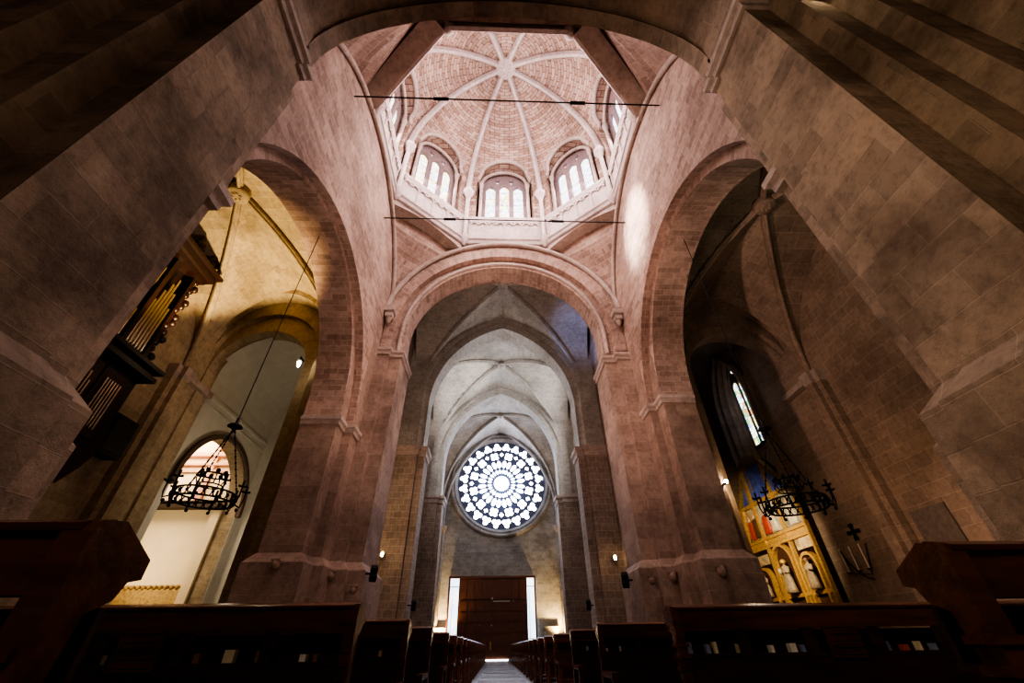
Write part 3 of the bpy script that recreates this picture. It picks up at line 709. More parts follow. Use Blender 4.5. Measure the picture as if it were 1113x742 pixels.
    t = thing('chapel_arch', 'stepped round arch in the %s transept leading to the %s' % (w, 'white plastered chapel' if s < 0 else 'altarpiece chapel'), 'arch', (c, 6.2, 0))
    z0 = 13.45 if s < 0 else 13.2
    M().ring('y', arch(s * 12.75, z0, 2.75 if s < 0 else 2.95, 0, 26, 2.85), arch(s * 12.7, z0 + .2, 3.3, 0, 26, 3.9), 6.3, 6.62).build('middle_order', ms, t)
    M().ring('y', arch(s * 13.0, z0 - .55, 2.42 if s < 0 else 2.85, 0, 26), arch(c, z0 - .4, 3.1, 0, 26, 3.8), 6.62, 7.45).build('inner_order', ms, t)
    M().box(s * 15.55, s * 15.2, 5.6, 7.55, 11.5, 11.8).build('impost', ST_TRIM, t)
    # corner shafts of the vault
    p = thing('corner_shaft', 'slim stone vault shaft in the corner of the %s transept' % w, 'shaft', (s * 15.4, 5.3, 0))
    M().box(s * X1, s * 15.25, 4.75, 5.5, 0, 11.5).build('shaft', ms, p)
    M().box(s * 15.26, s * 15.02, 5.02, 5.5, 0, 11.5).build('roll', ms, p)
    M().mould([(s * 15.02, 5.5), (s * 15.02, 5.02), (s * 15.25, 5.02), (s * 15.25, 4.75), (s * 15.6, 4.75)], [(0, 11.2), (.12, 11.4), (.16, 11.75), (0, 11.75)], False, -1 if s > 0 else 1).build('capital', ST_TRIM, p)

# right chapel: lancet in the side wall
lp = lancet(10.9, 10.5, 16.6, .78, 10)
wo = thing('window_12', '', 'x', (15.5, 10.9, 10.5))
for k_ in ('label', 'category'): del wo[k_]
wo['kind'] = 'structure'
h1, h2 = lancet(10.55, 10.65, 15.0, .3, 6), lancet(11.27, 10.65, 15.0, .3, 6)
h3 = foil(0, 0, .3, 4, 5); h3 = [(10.91 + a, 15.75 + b) for a, b in h3]
me = flat(lp, [h1, h2, h3], .12); M().merge(me, lambda c: (15.5 + c.z, c.x, c.y)).build('tracery', plain('dark_tracery', (.05, .05, .05), .8), wo); bpy.data.meshes.remove(me)
M().add([(15.52, a, b) for a, b in lp], [tuple(range(len(lp)))]).build('pane', G_LANC, wo)
jm = M()
for i in range(4):
    pin = parch(11.0 + i * .28, 13.4, .85 + i * .3, 2.9 + i * .35, 10.2 - i * .9, 10); pout = parch(11.0 + i * .28, 13.4, .85 + i * .3, 2.9 + i * .35, 10.2 - i * .9, 10, grow=.16)
    jm.ring('x', pin, pout, 15.6, 15.42 - i * .12)
jm.build('moulded_jambs', ST_RWALL, wo)

# ------------------------------------------------------------------ altarpiece
BLUE = plain('blue_painted_panel', (.10, .14, .50), .5, 0, .5, 2.5)
PAINT = {}
def paint(name, stops, sc=1.2):
    m, nt, b = mat(name); L = nt.links.new; g = N(nt, 'ShaderNodeTexCoord')
    n = N(nt, 'ShaderNodeTexNoise', i_Scale=sc, i_Detail=4.0, i_Distortion=.6); L(g.outputs['Object'], n.inputs[0])
    L(ramp(nt, n.outputs[0], stops), b.inputs['Base Color']); b.inputs['Roughness'].default_value = .5; return m
P1 = paint('painted_scene_warm', [(.3, (.12, .07, .04)), (.45, (.45, .30, .16)), (.55, (.62, .48, .30)), (.7, (.30, .16, .10))])
P2 = paint('painted_scene_cool', [(.3, (.10, .10, .09)), (.45, (.35, .32, .25)), (.58, (.55, .50, .42)), (.72, (.22, .17, .13))], 1.6)
RED = plain('red_painted_robe', (.50, .08, .05), .5); SKIN = plain('painted_skin', (.62, .42, .30), .5); BROWN = plain('painted_brown', (.16, .08, .045), .5); IVORY = plain('painted_ivory', (.62, .52, .40), .5)
rt = thing('altarpiece', 'tall gilded altarpiece with blue upper panels and three arched statue niches', 'altarpiece', (15.2, 12.6, 0))
RX = 15.25
def gp_(y0, y1, z0, z1, x0=RX - .12, x1=RX, m_=GOLD, nm='frame_member'): return M().box(x0, x1, y0, y1, z0, z1).build(nm, m_, rt)
M().prism([(9.65, 0), (15.95, 0), (15.55, 5.4), (14.75, 7.8), (13.45, 9.75), (11.35, 9.75), (9.6, 7.5), (9.6, 5.5)], 'x', RX, 15.58).build('back_board', ORGW, rt)
gb = M()
for y in (9.68, 11.42, 13.5): gb.box(RX - .18, RX, y - .075, y + .075, 0, 7.5 if y < 10 else 9.8)
gb.prism([(15.62, 0), (15.92, 0), (15.6, 5.4), (15.35, 5.4)], 'x', RX - .22, RX); gb.prism([(15.35, 5.4), (15.6, 5.4), (14.85, 7.8), (14.6, 7.8)], 'x', RX - .22, RX)
gb.build('uprights', GOLD, rt)
gb = M()
for z, yl, yr in ((5.35, 9.6, 15.6), (5.75, 9.6, 15.45), (7.65, 9.55, 14.9), (2.9, 9.6, 15.9)): gb.box(RX - .2, RX, yl, yr, z, z + .16)
gb.box(RX - .1, RX, 9.6, 15.5, 5.55, 5.75); gb.build('cornices', GOLD, rt)
gb = M()
for (ya, za, yb, zb) in ((13.5, 9.85, 14.85, 7.85), (11.35, 9.85, 9.55, 7.6)):
    gb.prism([(ya, za), (yb, zb), (yb, zb - .25), (ya, za - .25)], 'x', RX - .3, RX)
gb.box(RX - .4, RX, 11.2, 13.6, 9.72, 9.98); gb.prism([(11.3, 9.98), (13.5, 9.98), (12.4, 10.35)], 'x', RX - .3, RX + .2); gb.build('gable_mouldings', GOLDD, rt)
M().box(RX - .05, RX, 11.55, 13.38, 7.9, 9.7).build('upper_centre_panel', BLUE, rt)
M().prism([(9.75, 7.85), (11.3, 7.85), (11.3, 9.6)], 'x', RX - .05, RX).build('upper_right_panel', BLUE, rt)
M().prism([(14.6, 7.85), (13.62, 7.85), (13.62, 9.6)], 'x', RX - .05, RX).build('upper_left_panel', BLUE, rt)
for y0, y1, m_ in ((9.8, 11.3, P2), (11.55, 13.38, P2), (13.62, 14.95, P1)): M().box(RX - .05, RX, y0, y1, 5.98, 7.62).build('painted_panel', m_, rt)
def pfig(c, h, m_robe, parent, skin=SKIN, nm='painted_figure'):
    x, y, z = c; b = M().lathe((x, y, z), [(.02, 0), (.3 * h, .02 * h), (.26 * h, .3 * h), (.2 * h, .55 * h), (.2 * h, .7 * h), (.07 * h, .78 * h), (.02, .8 * h)], 10, .25, 1)
    o = b.build(nm, m_robe, parent); M().ball((x - .02, y, z + .88 * h), .1 * h, 8, 1.2, .5).build('head', skin, o); return o
pfig((RX - .08, 14.5, 6.0), 1.25, RED, rt); pfig((RX - .08, 13.95, 6.0), 1.35, BROWN, rt); pfig((RX - .08, 12.9, 6.0), 1.3, RED, rt); pfig((RX - .08, 12.2, 6.0), 1.2, IVORY, rt); pfig((RX - .08, 10.5, 6.0), 1.25, IVORY, rt)
for y, hw, zt_, sp in ((12.45, .72, 5.25, .0), (10.5, .5, 4.55, 0), (14.55, .5, 4.4, 0)):
    nb = M(); nb.ring('x', arch(y, zt_ - hw, hw, 1.2, 16), arch(y, zt_ - hw, hw + .14, 1.2, 16), RX - .25, RX); nb.build('niche_arch', GOLD, rt)
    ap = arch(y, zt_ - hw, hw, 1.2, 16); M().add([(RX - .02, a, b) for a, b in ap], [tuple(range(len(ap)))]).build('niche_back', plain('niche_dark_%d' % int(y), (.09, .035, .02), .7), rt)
for y0, y1, z0 in ((11.55, 11.75, 3), (13.1, 13.4, 3)): pass
for y, z, l in ((10.5, 4.85, 'right'), (14.55, 4.65, 'left')): M().box(RX - .06, RX, y - .62, y + .62, z, z + .5).build('small_painted_panel', P1, rt)
STATUE = plain('aged_statue_paint', (.36, .26, .17), .5, 0, .35, 9)
def statue(c, h, m_, label, staff=False, child=False):
    x, y, z = c
    t = thing('statue', label, 'statue', (x, y, z), 'statues in the altarpiece')
    b = M().lathe((x, y, z), [(.05, 0), (.24 * h, .0), (.2 * h, .12 * h), (.17 * h, .4 * h), (.13 * h, .55 * h), (.17 * h, .72 * h), (.15 * h, .79 * h), (.05 * h, .83 * h), (.045 * h, .86 * h), (.075 * h, .9 * h), (.075 * h, .95 * h), (.04 * h, 1.0 * h), (.01, 1.01 * h)], 14, .75, 1)
    b.path([(x, y + .16 * h, z + .76 * h), (x - .06 * h, y + .21 * h, z + .6 * h), (x - .16 * h, y + .1 * h, z + .56 * h)], .05 * h, 8, .035 * h)
    b.path([(x, y - .16 * h, z + .76 * h), (x - .06 * h, y - .22 * h, z + .6 * h), (x - .16 * h, y - .12 * h, z + .62 * h)], .05 * h, 8, .035 * h)
    b.build('robed_body', m_, t)
    for i in range(5): M().path([(x - .13 * h, y + (-.14 + i * .07) * h, z + .02 * h), (x - .1 * h, y + (-.1 + i * .05) * h, z + .5 * h)], .018 * h, 6, .01 * h).build('robe_fold', m_, t)
    if staff: M().tube((x - .17 * h, y - .14 * h, z), (x - .17 * h, y - .12 * h, z + 1.05 * h), .015 * h, 6).build('staff', GOLD, t)
    if child: M().ball((x - .17 * h, y + .08 * h, z + .66 * h), .06 * h, 8, 1.5).build('child', IVORY, t)
    M().lathe((x, y, z + .9 * h), [(.1 * h, 0), (.11 * h, .06 * h), (.06 * h, .12 * h)], 10).build('crown' if child else 'hair', GOLD if child else BROWN, t)
statue((RX - .3, 12.35, 3.1), 1.5, STATUE, 'pale crowned statue in the tall central niche of the altarpiece', child=True)
statue((RX - .28, 10.5, 3.1), 1.3, STATUE, 'pale robed statue in the right niche of the altarpiece')
statue((RX - .28, 14.55, 3.1), 1.15, STATUE, 'robed statue in the left niche of the altarpiece', staff=True)

# ------------------------------------------------------------------ organ
og = thing('pipe_organ', 'dark carved pipe organ with silver pipes on the left transept wall', 'organ', (-14.9, .5, 5.3))
OX = -14.3
b = M(); b.box(-15.55, OX, -1.6, 2.45, 6.6, 9.5); b.prism([(-1.6, 6.6), (2.4, 6.6), (2.1, 5.9), (1.7, 5.3), (-1.6, 5.3)], 'x', -15.55, OX + .25); b.build('lower_case', ORGW, og)
b = M(); b.prism([(2.45, 6.2), (3.2, 7.1), (3.1, 7.9), (2.45, 8.2)], 'x', -15.55, -14.9)
for i in range(8): b.ball((-14.9, 2.6 + .12 * (i % 3), 6.6 + i * .2), .14, 6)
b.build('carved_side_wing', ORGW, og)
b = M(); b.box(-15.55, OX + .42, -1.8, 2.75, 9.5, 9.68); b.box(-15.55, OX + .3, -1.7, 2.62, 9.68, 9.9); b.box(-15.55, OX + .5, -1.9, 2.85, 9.9, 10.05); b.build('middle_cornice', ORGW, og)
b = M(); b.box(-15.55, OX - .35, -1.6, 2.1, 10.0, 15.0)
for y in (-1.5, -.25, .95, 2.1): b.box(OX - .4, OX, y - .1, y + .1, 10.0, 15.0)
b.build('upper_case', ORGW, og)
b = M(); b.box(-15.55, OX + .2, -1.9, 2.45, 14.7, 14.95); b.box(-15.55, OX + .38, -2.0, 2.65, 14.95, 15.3); b.box(-15.55, OX + .55, -2.1, 2.85, 15.3, 15.45); b.build('top_cornice', ORGW, og)
b = M()
for y in (-1.2, .2, 1.3, 2.3):
    b.lathe((OX, y, 15.45), [(.22, 0), (.1, .2), (.25, .45), (.3, .7), (.12, .95), (.16, 1.1), (.02, 1.35)], 8)
    for j in range(5): b.ball((OX, y - .35 + j * .17, 15.6 + .25 * abs(math.sin(j * 1.7))), .18, 6)
b.build('carved_cresting', ORGW, og)
b = M()
for i in range(16): b.ball((OX - .1, 2.28 + .14 * math.sin(i * 1.9), 10.3 + i * .29), .17, 6)
b.build('carved_edge', ORGW, og)
for (y0, y1, zb, tops, r_) in ((-.12, .82, 10.25, [11.8, 12.2, 12.5, 12.3, 12.0, 11.7], .07), (1.06, 1.98, 10.25, [12.6, 13.2, 13.7, 14.1, 13.4, 12.7], .07), (-.1, .8, 12.9, [14.0, 14.2, 14.3, 14.3, 14.2, 14.0], .055), (-1.4, -.35, 10.25, [12.5, 13, 13.4, 13.2, 12.8, 12.4], .07)):
    n = len(tops)
    for i, tz in enumerate(tops):
        y = y0 + (y1 - y0) * (i + .5) / n
        M().lathe((OX - .12, y, zb), [(.02, 0), (r_ * .8, .22), (r_, .3), (r_, tz - zb)], 10).build('pipe', PIPE, og)
for y in (-.9, .45, 1.55):
    M().box(OX - .02, OX + .05, y - .5, y + .5, 6.9, 9.3).build('pipe_frame', WOODB, og)
    for i in range(6):
        yy = y - .3 + i * .12; hh = [1.2, 1.5, 1.8, 1.9, 1.6, 1.3][i] if y < 1 else [1.9, 1.9, 1.9, 1.9, 1.9, 1.9][i] * (.9 if i in (1, 2, 3) else .0 + .9)
        M().lathe((OX + .1, yy, 7.15), [(.02, 0), (.035, .12), (.042, .16), (.042, hh)], 8).build('small_pipe', PIPE, og)
b = M(); b.box(-15.58, -15.0, 3.2, 4.3, 7.0, 8.5); b.box(-15.0, -14.96, 3.3, 4.2, 7.1, 8.4)
b.build('wall_cabinet', plain('black_cabinet', (.012, .009, .008), .5), None, label='small black cabinet on the left transept wall beside the organ', category='cabinet')
b = M(); b.box(-15.58, -15.2, -.6, 1.2, 4.2, 4.4); b.box(-15.58, -15.1, -.8, 1.4, 4.4, 4.55); b.box(-15.58, -15.25, -.5, 1.1, 4.05, 4.2)
b.build('wall_shelf', ST_TRAN, None, label='pale moulded stone ledge on the wall below the organ', category='ledge')

# ------------------------------------------------------------------ chandeliers
def chandelier(x, y, zring, zcap, ztop, rr, label, inner=False, rot=0.0):
    t = thing('chandelier', label, 'chandelier', (x, y, zring), 'wrought iron ring chandeliers')
    P = lambda a, r, z: (x + r * math.cos(a), y + r * math.sin(a), z)
    for z, r in ((zring, rr), (zring + .2, rr)):
        M().path([P(2 * PI * i / 36, r, z) for i in range(36)], .022, 6, closed=True).build('ring', IRON, t)
    w = M()
    for i in range(24):
        a = 2 * PI * i / 24 + rot
        w.path([P(a - .07, rr, zring), P(a + .07, rr, zring + .2)], .016, 5); w.path([P(a + .07, rr, zring), P(a - .07, rr, zring + .2)], .016, 5)
        w.ball(P(a, rr + .02, zring + .1), .04, 5)
    w.build('lattice_band', IRON, t)
    for i in range(10):
        a = 2 * PI * i / 10 + rot
        c = M(); c.path([P(a, rr, zring + .05), P(a, rr + .14, zring - .02), P(a, rr + .17, zring + .12), P(a, rr + .17, zring + .36)], .02, 6)
        for j in range(6):
            b_ = j * PI / 3; q = P(a, rr + .17, zring + .36); c.tube(q, (q[0] + .11 * math.cos(b_), q[1] + .11 * math.sin(b_), q[2] + .03), .018, 5)
        c.lathe(P(a, rr + .17, zring + .36), [(.05, 0), (.03, .04), (.03, .16), (.005, .17)], 8); c.ball(P(a, rr + .1, zring - .08), .045, 6)
        c.build('candle_arm', IRON, t)
    for i in range(3):
        a = 2 * PI * i / 3 + .5 + rot
        ch = M(); A = Vector(P(a, rr, zring + .2)); B = Vector((x, y, zcap)); n = 22
        for k in range(n):
            p, q = A.lerp(B, k / n), A.lerp(B, (k + .82) / n); ch.tube(p, q, .016 if k % 2 else .024, 5)
        ch.build('chain', IRON, t)
    if inner:
        z2 = zring + (zcap - zring) * .33
        s2 = M(); s2.path([P(2 * PI * i / 24, rr * .42, z2) for i in range(24)], .02, 6, closed=True)
        for i in range(8): a = 2 * PI * i / 8; s2.ball(P(a, rr * .42, z2 + .06), .06, 6); s2.path([P(a, rr * .42, z2), P(a, rr * .5, z2 - .14), P(a, rr * .42, z2 - .26)], .015, 5)
        s2.path([P(2 * PI * i / 24, rr * .42, z2 - .26) for i in range(24)], .016, 6, closed=True)
        s2.build('upper_crown', IRON, t)
    M().lathe((x, y, zcap - .12), [(.03, 0), (.06, .08), (.2, .14), (.16, .2), (.05, .24), (.04, .42), (.01, .45)], 12).build('cap', IRON, t)
    M().tube((x, y, zcap + .2), (x, y, ztop), .014, 6).build('cable', IRON, t)
    return t
chandelier(-7.7, -.66, 4.05, 6.05, 14.5, .68, 'black iron chandelier hanging in the left transept in front of the bright chapel opening', True)
chandelier(7.7, -.38, 3.9, 6.15, 15.1, .72, 'black iron chandelier hanging in the right transept in front of the altarpiece', True, .2)

# ------------------------------------------------------------------ fixtures
def lamp_bulb(x, y, z, label, nrm=(0, -1), m_=LAMP, r=.075):
    t = thing('wall_lamp', label, 'lamp', (x, y, z), 'small glowing wall lamps')
    M().box(x - .1, x + .1, y + .12, y + .3, z - .12, z + .14).build('bracket', IRON, t)
    M().lathe((x, y + .02, z - .1), [(.05, 0), (r, .05), (r, .2), (.05, .26)], 10).build('bulb', m_, t)
lamp_bulb(-7.35, 16.72 - .3, 5.7, 'small glowing lamp on the nearer left nave pier')
lamp_bulb(7.05, 16.72 - .3, 5.4, 'small glowing lamp on the nearer right nave pier')
t = thing('spotlight', 'bright starry spotlight on the jamb left of the altarpiece', 'lamp', (9.62, 6.0, 6.6))
M().box(9.1, 9.2, 5.2, 5.5, 6.34, 6.4).build('bracket', IRON, t); M().ball((9.22, 5.25, 6.46), .085, 10).build('bulb', LAMPW, t)
t = thing('spotlight', 'small white lamp hanging high beside the left chapel arch', 'lamp', (-10.1, 5.9, 12.2))
M().lathe((-10.05, 5.2, 12.1), [(.03, -.1), (.07, 0), (.08, .16)], 10).build('bulb', LAMPW, t); M().lathe((-10.05, 5.2, 12.3), [(.16, 0), (.05, .12), (.03, .3)], 10).build('shade', IRON, t); M().box(-10.1, -10.0, 5.2, 5.5, 12.5, 12.56).build('bracket', IRON, t)
def flood(x, y, z, sx, label):
    t = thing('floodlight', label, 'lamp', (x, y, z), 'black floodlights on the piers')
    M().box(x - .04, x + sx * .45, y - .03, y + .03, z - .03, z + .03).build('arm', IRON, t)
    rot = Euler((R(-50), 0, R(25 * sx))).to_matrix()
    for dz in (.14, -.12): M().obox((x + sx * .32, y, z + dz), (.24, .22, .2), rot).build('head', IRON, t)
flood(-5.2, 5.9, 3.3, 1, 'black twin floodlight on the left crossing pier base, aisle side')
flood(5.05, 6.7, 3.1, -1, 'black twin floodlight on the right crossing pier base, aisle side')
flood(-5.6, 17.6, 3.15, 1, 'black floodlight on the nearer left nave pier, aisle side')
flood(5.63, 17.6, 3.05, -1, 'black floodlight on the nearer right nave pier, aisle side')
t = thing('floodlight', 'black spotlight cluster clamped on the near right pier at the top edge', 'lamp', (6.3, -9.25, 12.1))
for i in range(3): M().obox((6.25 + .22 * i - .2, -9.3, 12.05 + .1 * (i % 2)), (.2, .3, .2), Euler((R(40), 0, R(20 * i))).to_matrix()).build('head', IRON, t)
M().ball((6.35, -9.5, 12.0), .06, 8).build('glass', LAMPW, t); M().box(6.0, 6.55, -9.2, -9.1, 12.2, 12.3).build('clamp', IRON, t)
t = thing('wall_light', 'pale tubular wall light on the near right pier at the right edge', 'lamp', (5.2, -7.9, 3.4))
M().tube((5.28, -7.85, 3.42), (5.28, -8.3, 3.55), .03, 10).build('tube', plain('brass', (.45, .36, .15), .35, .6), t); M().box(5.2, 5.36, -8.15, -8.0, 3.3, 3.42).build('bracket', IRON, t)
# carved stone heads on the pier bases
def head(x, y, z, ax, label, s=1.0):
    b = M(); sg = 1
    P = (lambda u, w, zz: (x + u, y - w, z + zz)) if ax == 'y' else (lambda u, w, zz: (x - w, y + u, z + zz))
    b.ball(P(0, .1, 0), .21 * s, 10, 1.3); b.box(*sorted((P(-.15, 0, 0)[0], P(.15, .2, 0)[0])), *sorted((P(-.2, 0, 0)[1], P(.2, .2, 0)[1])), z + .17 * s, z + .25 * s)
    for u in (-.07, .07): b.ball(P(u * s, .24 * s, .05), .035 * s, 6)
    b.ball(P(0, .27 * s, -.02), .04 * s, 6, 1.5); b.ball(P(0, .22 * s, -.12), .05 * s, 6, .5)
    b.build('stone_mask', ST_PIER, None, label=label, category='carving', group='little carved stone faces on the piers')
head(-7.5, 3.78, 3.3, 'y', 'carved stone face on the left crossing pier base, farthest from the aisle', .62)
head(-6.25, 5.5, 3.2, 'y', 'carved stone face on the left crossing pier base, in the middle', .62)
head(-5.35, 5.5, 2.75, 'y', 'carved stone face on the left crossing pier base, nearest the aisle', .55)
head(5.35, 5.5, 2.95, 'y', 'carved stone face on the right crossing pier base, nearest the aisle', .6)
head(6.15, 5.5, 3.05, 'y', 'carved stone face on the right crossing pier base, in the middle', .72)
head(7.18, 3.8, 3.0, 'y', 'carved stone face on the right crossing pier base, nearest the altarpiece', .72)
head(-7.75, 16.98, 3.3, 'y', 'carved stone face low on the nearer left nave pier', .8)
head(7.4, 16.98, 3.0, 'y', 'carved stone face low on the nearer right nave pier', .8)
# wall crosses, candelabra, plaque
def cross(x, y, z, label, s=1.0):
    b = M(); b.box(x - .03, x + .03, y - .05 * s, y + .05 * s, z - .26 * s, z + .26 * s); b.box(x - .03, x + .03, y - .26 * s, y + .26 * s, z - .05 * s, z + .05 * s)
    for dy, dz in ((0, .26), (0, -.26), (.26, 0), (-.26, 0)): b.box(x - .03, x + .03, y + dy * s - .1 * s, y + dy * s + .1 * s, z + dz * s - .07 * s, z + dz * s + .07 * s)
    b.build('wall_cross', IRON, None, label=label, category='cross')
cross(15.5, 7.47, 4.95, 'small black iron cross on the right transept wall', 1.0)
cross(-15.5, 5.2, 4.7, 'small black iron cross on the left transept wall above the near pew', .8)
t = thing('wall_candelabrum', 'curved iron candle holder below the cross on the right wall', 'candle holder', (15.3, 7.9, 3.3))
M().path([(15.3, 8.5 - .1 * i, 4.4 - 1.25 * math.sin(PI * min(i, 12) / 24) ** .7) for i in range(13)], .025, 6).build('arm', IRON, t)
M().path([(15.3, 8.5, 4.35), (15.2, 8.1, 3.4), (15.3, 7.3, 3.3), (15.3, 6.9, 4.4)], .02, 6).build('brace', IRON, t)
for y in (8.5, 7.9, 7.3): M().tube((15.3, y, 3.5), (15.3, y, 4.45), .03, 8).build('candle', IVORY, t); M().lathe((15.3, y, 3.45), [(.02, 0), (.12, .06), (.02, .08)], 8).build('drip_pan', IRON, t)
t = thing('wall_plaque', 'blank rectangular stone slab on the right transept wall', 'plaque', (15.5, 4.0, 4.5))
M().box(15.52, 15.6, 3.0, 4.45, 3.5, 5.0).build('slab', plain('grey_slab', (.17, .13, .11), .7), t)
# facade uplights
for x, w in ((-6.9, 'left'), (7.3, 'right')):
    t = thing('uplight', 'glowing floor uplight against the facade pilaster on the %s' % w, 'lamp', (x, 41.2, 0))
    M().box(x - .25, x + .25, 41.0, 41.3, 1.2, 2.2).build('glass', emit('uplight_glow_' + w, (1, .8, .45), 14), t); M().box(x - .3, x + .3, 41.05, 41.35, 0, 1.2).build('housing', IRON, t)

# ------------------------------------------------------------------ pews
BOOKM = [plain('book_' + n_, c_, .6, 0, .15, 10) for n_, c_ in (('cream', (.72, .62, .45)), ('white', (.8, .76, .68)), ('red', (.45, .10, .06)), ('brown', (.25, .13, .07)), ('tan', (.55, .40, .22)), ('blue', (.25, .28, .42)))]
def make_pew(s, L):
    """aisle end at the origin, bench grows along s*x, front faces -y"""
    t = thing('pew', '', 'pew')
    X = lambda a: s * a
    EP = [(-.02, 0), (-.02, 1.27), (0, 1.30), (.06, 1.31), (.19, 1.245), (.19, 1.20), (.15, 1.19), (.13, 1.15), (.07, 1.12), (.06, 1.0), (.06, 0)]
    def end(x0, x1):
        m_ = M(); m_.prism(EP, 'x', x0, x1)
        for z in (.90, .97, 1.04): m_.box(x0 - .012, x1 + .012, -.035, .072, z, z + .022)
        return m_
    end(X(0), X(.07)).build('end_panel', WOOD, t); end(X(L - .07), X(L)).build('end_panel', WOOD, t)
    for xa in (0, L - .09):
        M().box(X(xa), X(xa + .09), -.55, -.02, .74, .80).box(X(xa + .01), X(xa + .08), -.53, -.45, 0, .74).build('armrest', WOOD, t)
    M().prism([(.0, 1.30), (.06, 1.315), (.21, 1.245), (.215, 1.225), (.20, 1.21), (.05, 1.27), (-.02, 1.275), (-.025, 1.29)], 'x', X(.03), X(L - .03)).build('bookrest', WOOD, t)
    pm = M().box(X(.05), X(L - .05), 0, .035, 1.165, 1.28); pm.box(X(.05), X(L - .05), -.012, .03, 1.15, 1.172); pm.build('top_rail', WOOD, t)
    lm = M().box(X(.05), X(L - .05), 0, .035, .45, .99); lm.box(X(.05), X(L - .05), -.012, .2, .975, .995); lm.box(X(.05), X(L - .05), .17, .19, .98, 1.14)
    k = int(L / .62)
    for i in range(1, k + 1):
        xx = L * i / (k + 1); lm.box(X(xx - .035), X(xx + .035), -.008, .04, .98, 1.17)
    lm.build('backrest', WOODB, t)
    cp = M().box(X(1.18), X(1.45), -.03, -.008, .96, 1.18)
    for i in range(5): cp.box(X(1.2), X(1.43), -.04, -.02, .98 + i * .042, .995 + i * .042)
    cp.build('carved_panel', WOOD, t)
    M().box(X(.05), X(L - .05), -.46, .0, .42, .47).build('seat', WOOD, t)
    M().box(X(.1), X(L - .1), .3, .5, .16, .24).box(X(.12), X(.2), .05, .5, .0, .16).box(X(L - .2), X(L - .12), .05, .5, .0, .16).build('kneeler', WOODB, t)
    return t
def copy_tree(o, parent=None):
    c = o.copy(); COL.objects.link(c)
    if parent is not None: c.parent = parent
    for ch in list(o.children): copy_tree(ch, c)
    return c
LY = [-10.28, -8.06, -6.1, -4.2, -1.6, .5]; RY = [-9.95, -7.5, -4.6, -2.15, .6, 3.0]
y = LY[-1] + 2.2
while y < 37: LY.append(y); y += 2.2
y = RY[-1] + 2.3
while y < 37: RY.append(y); y += 2.3
ordn = ['first', 'second', 'third', 'fourth', 'fifth', 'sixth', 'seventh', 'eighth', 'ninth', 'tenth', 'eleventh', 'twelfth', 'thirteenth', 'fourteenth', 'fifteenth', 'sixteenth', 'seventeenth', 'eighteenth', 'nineteenth', 'twentieth', 'twenty-first', 'twenty-second', 'twenty-third', 'twenty-fourth']
for s, ys, x0, w in ((-1, LY, -1.24, 'left'), (1, RY, 1.06, 'right')):
    proto = make_pew(s, 3.75)
    for i, y in enumerate(ys):
        p = proto if i == 0 else copy_tree(proto)
        p.location = (x0, y, 0)
        p['label'] = 'wooden pew with sloping bookrest, %s row from the front, %s of the aisle' % (ordn[i], w)
        p['group'] = 'dark wooden pews on the %s of the aisle' % w
# books standing in the pew backs
def book(x, y, z, wx, h, d, m_, label, lean=0.0):
    o = M().obox((0, 0, h / 2), (wx, d, h), Euler((0, lean, 0)).to_matrix()).build('book', m_, None, label=label, category='book', group='books and papers in the pew racks')
    o.location = (x, y, z); return o
rowspec = [(-1, 1, -8.06, 'second left pew', [(.55, .05), (.62, .03), (.80, .10), (1.62, .09), (1.75, .03), (1.86, .07), (1.0, .06), (.33, .06), (.25, .04), (2.05, .05), (2.2, .08)]),
           (1, 1, -7.5, 'second right pew', [(.12, .07), (.27, .05), (.33, .04), (.52, .04), (.78, .04), (.95, .08), (1.03, .04), (1.62, .03), (1.72, .05), (1.86, .07), (1.98, .04), (2.1, .05), (2.3, .08), (2.42, .03)]),
           (-1, 2, -6.1, 'third left pew', [(.28, .05), (.75, .06)]), (1, 2, -4.6, 'third right pew', [(.12, .03), (.30, .03), (.55, .09)]), (1, 3, -2.15, 'fourth right pew', [(.3, .06)])]
cn = ['cream', 'white', 'red', 'brown', 'tan', 'blue']
for s, r_, y, w, items in rowspec:
    x0 = -1.24 if s < 0 else 1.06
    for i, (dx, wd) in enumerate(items):
        ci = random.choice([0, 0, 1, 1, 1, 2, 3, 4, 4, 5]); h = random.uniform(.035, .075)
        book(x0 + s * dx, y + .1, .996, wd * .65, h, .05, BOOKM[ci], '%s booklet in the back of the %s, %s from the aisle' % (cn[ci], w, ordn[sorted(d for d, _ in items).index(dx)]))

# ------------------------------------------------------------------ camera
cam = bpy.data.cameras.new('camera'); co = bpy.data.objects.new('camera', cam); COL.objects.link(co); SC.camera = co
cam.sensor_fit = 'HORIZONTAL'; cam.sensor_width = 36; cam.lens = 435.683423 * 36 / 1113; cam.clip_start = .02; cam.clip_end = 300
p_, y_, r_ = .652386179, .0421329707, -.0156284279
fwd = Vector((math.sin(y_) * math.cos(p_), math.cos(y_) * math.cos(p_), math.sin(p_))); rt_ = Vector((math.cos(y_), -math.sin(y_), 0)); up = rt_.cross(fwd)
c_, s_ = math.cos(r_), math.sin(r_); rx = rt_ * c_ + up * s_; ux = -rt_ * s_ + up * c_
co.matrix_world = Matrix(((rx.x, ux.x, -fwd.x, -.3293), (rx.y, ux.y, -fwd.y, -11.3093), (rx.z, ux.z, -fwd.z, 1.05), (0, 0, 0, 1)))

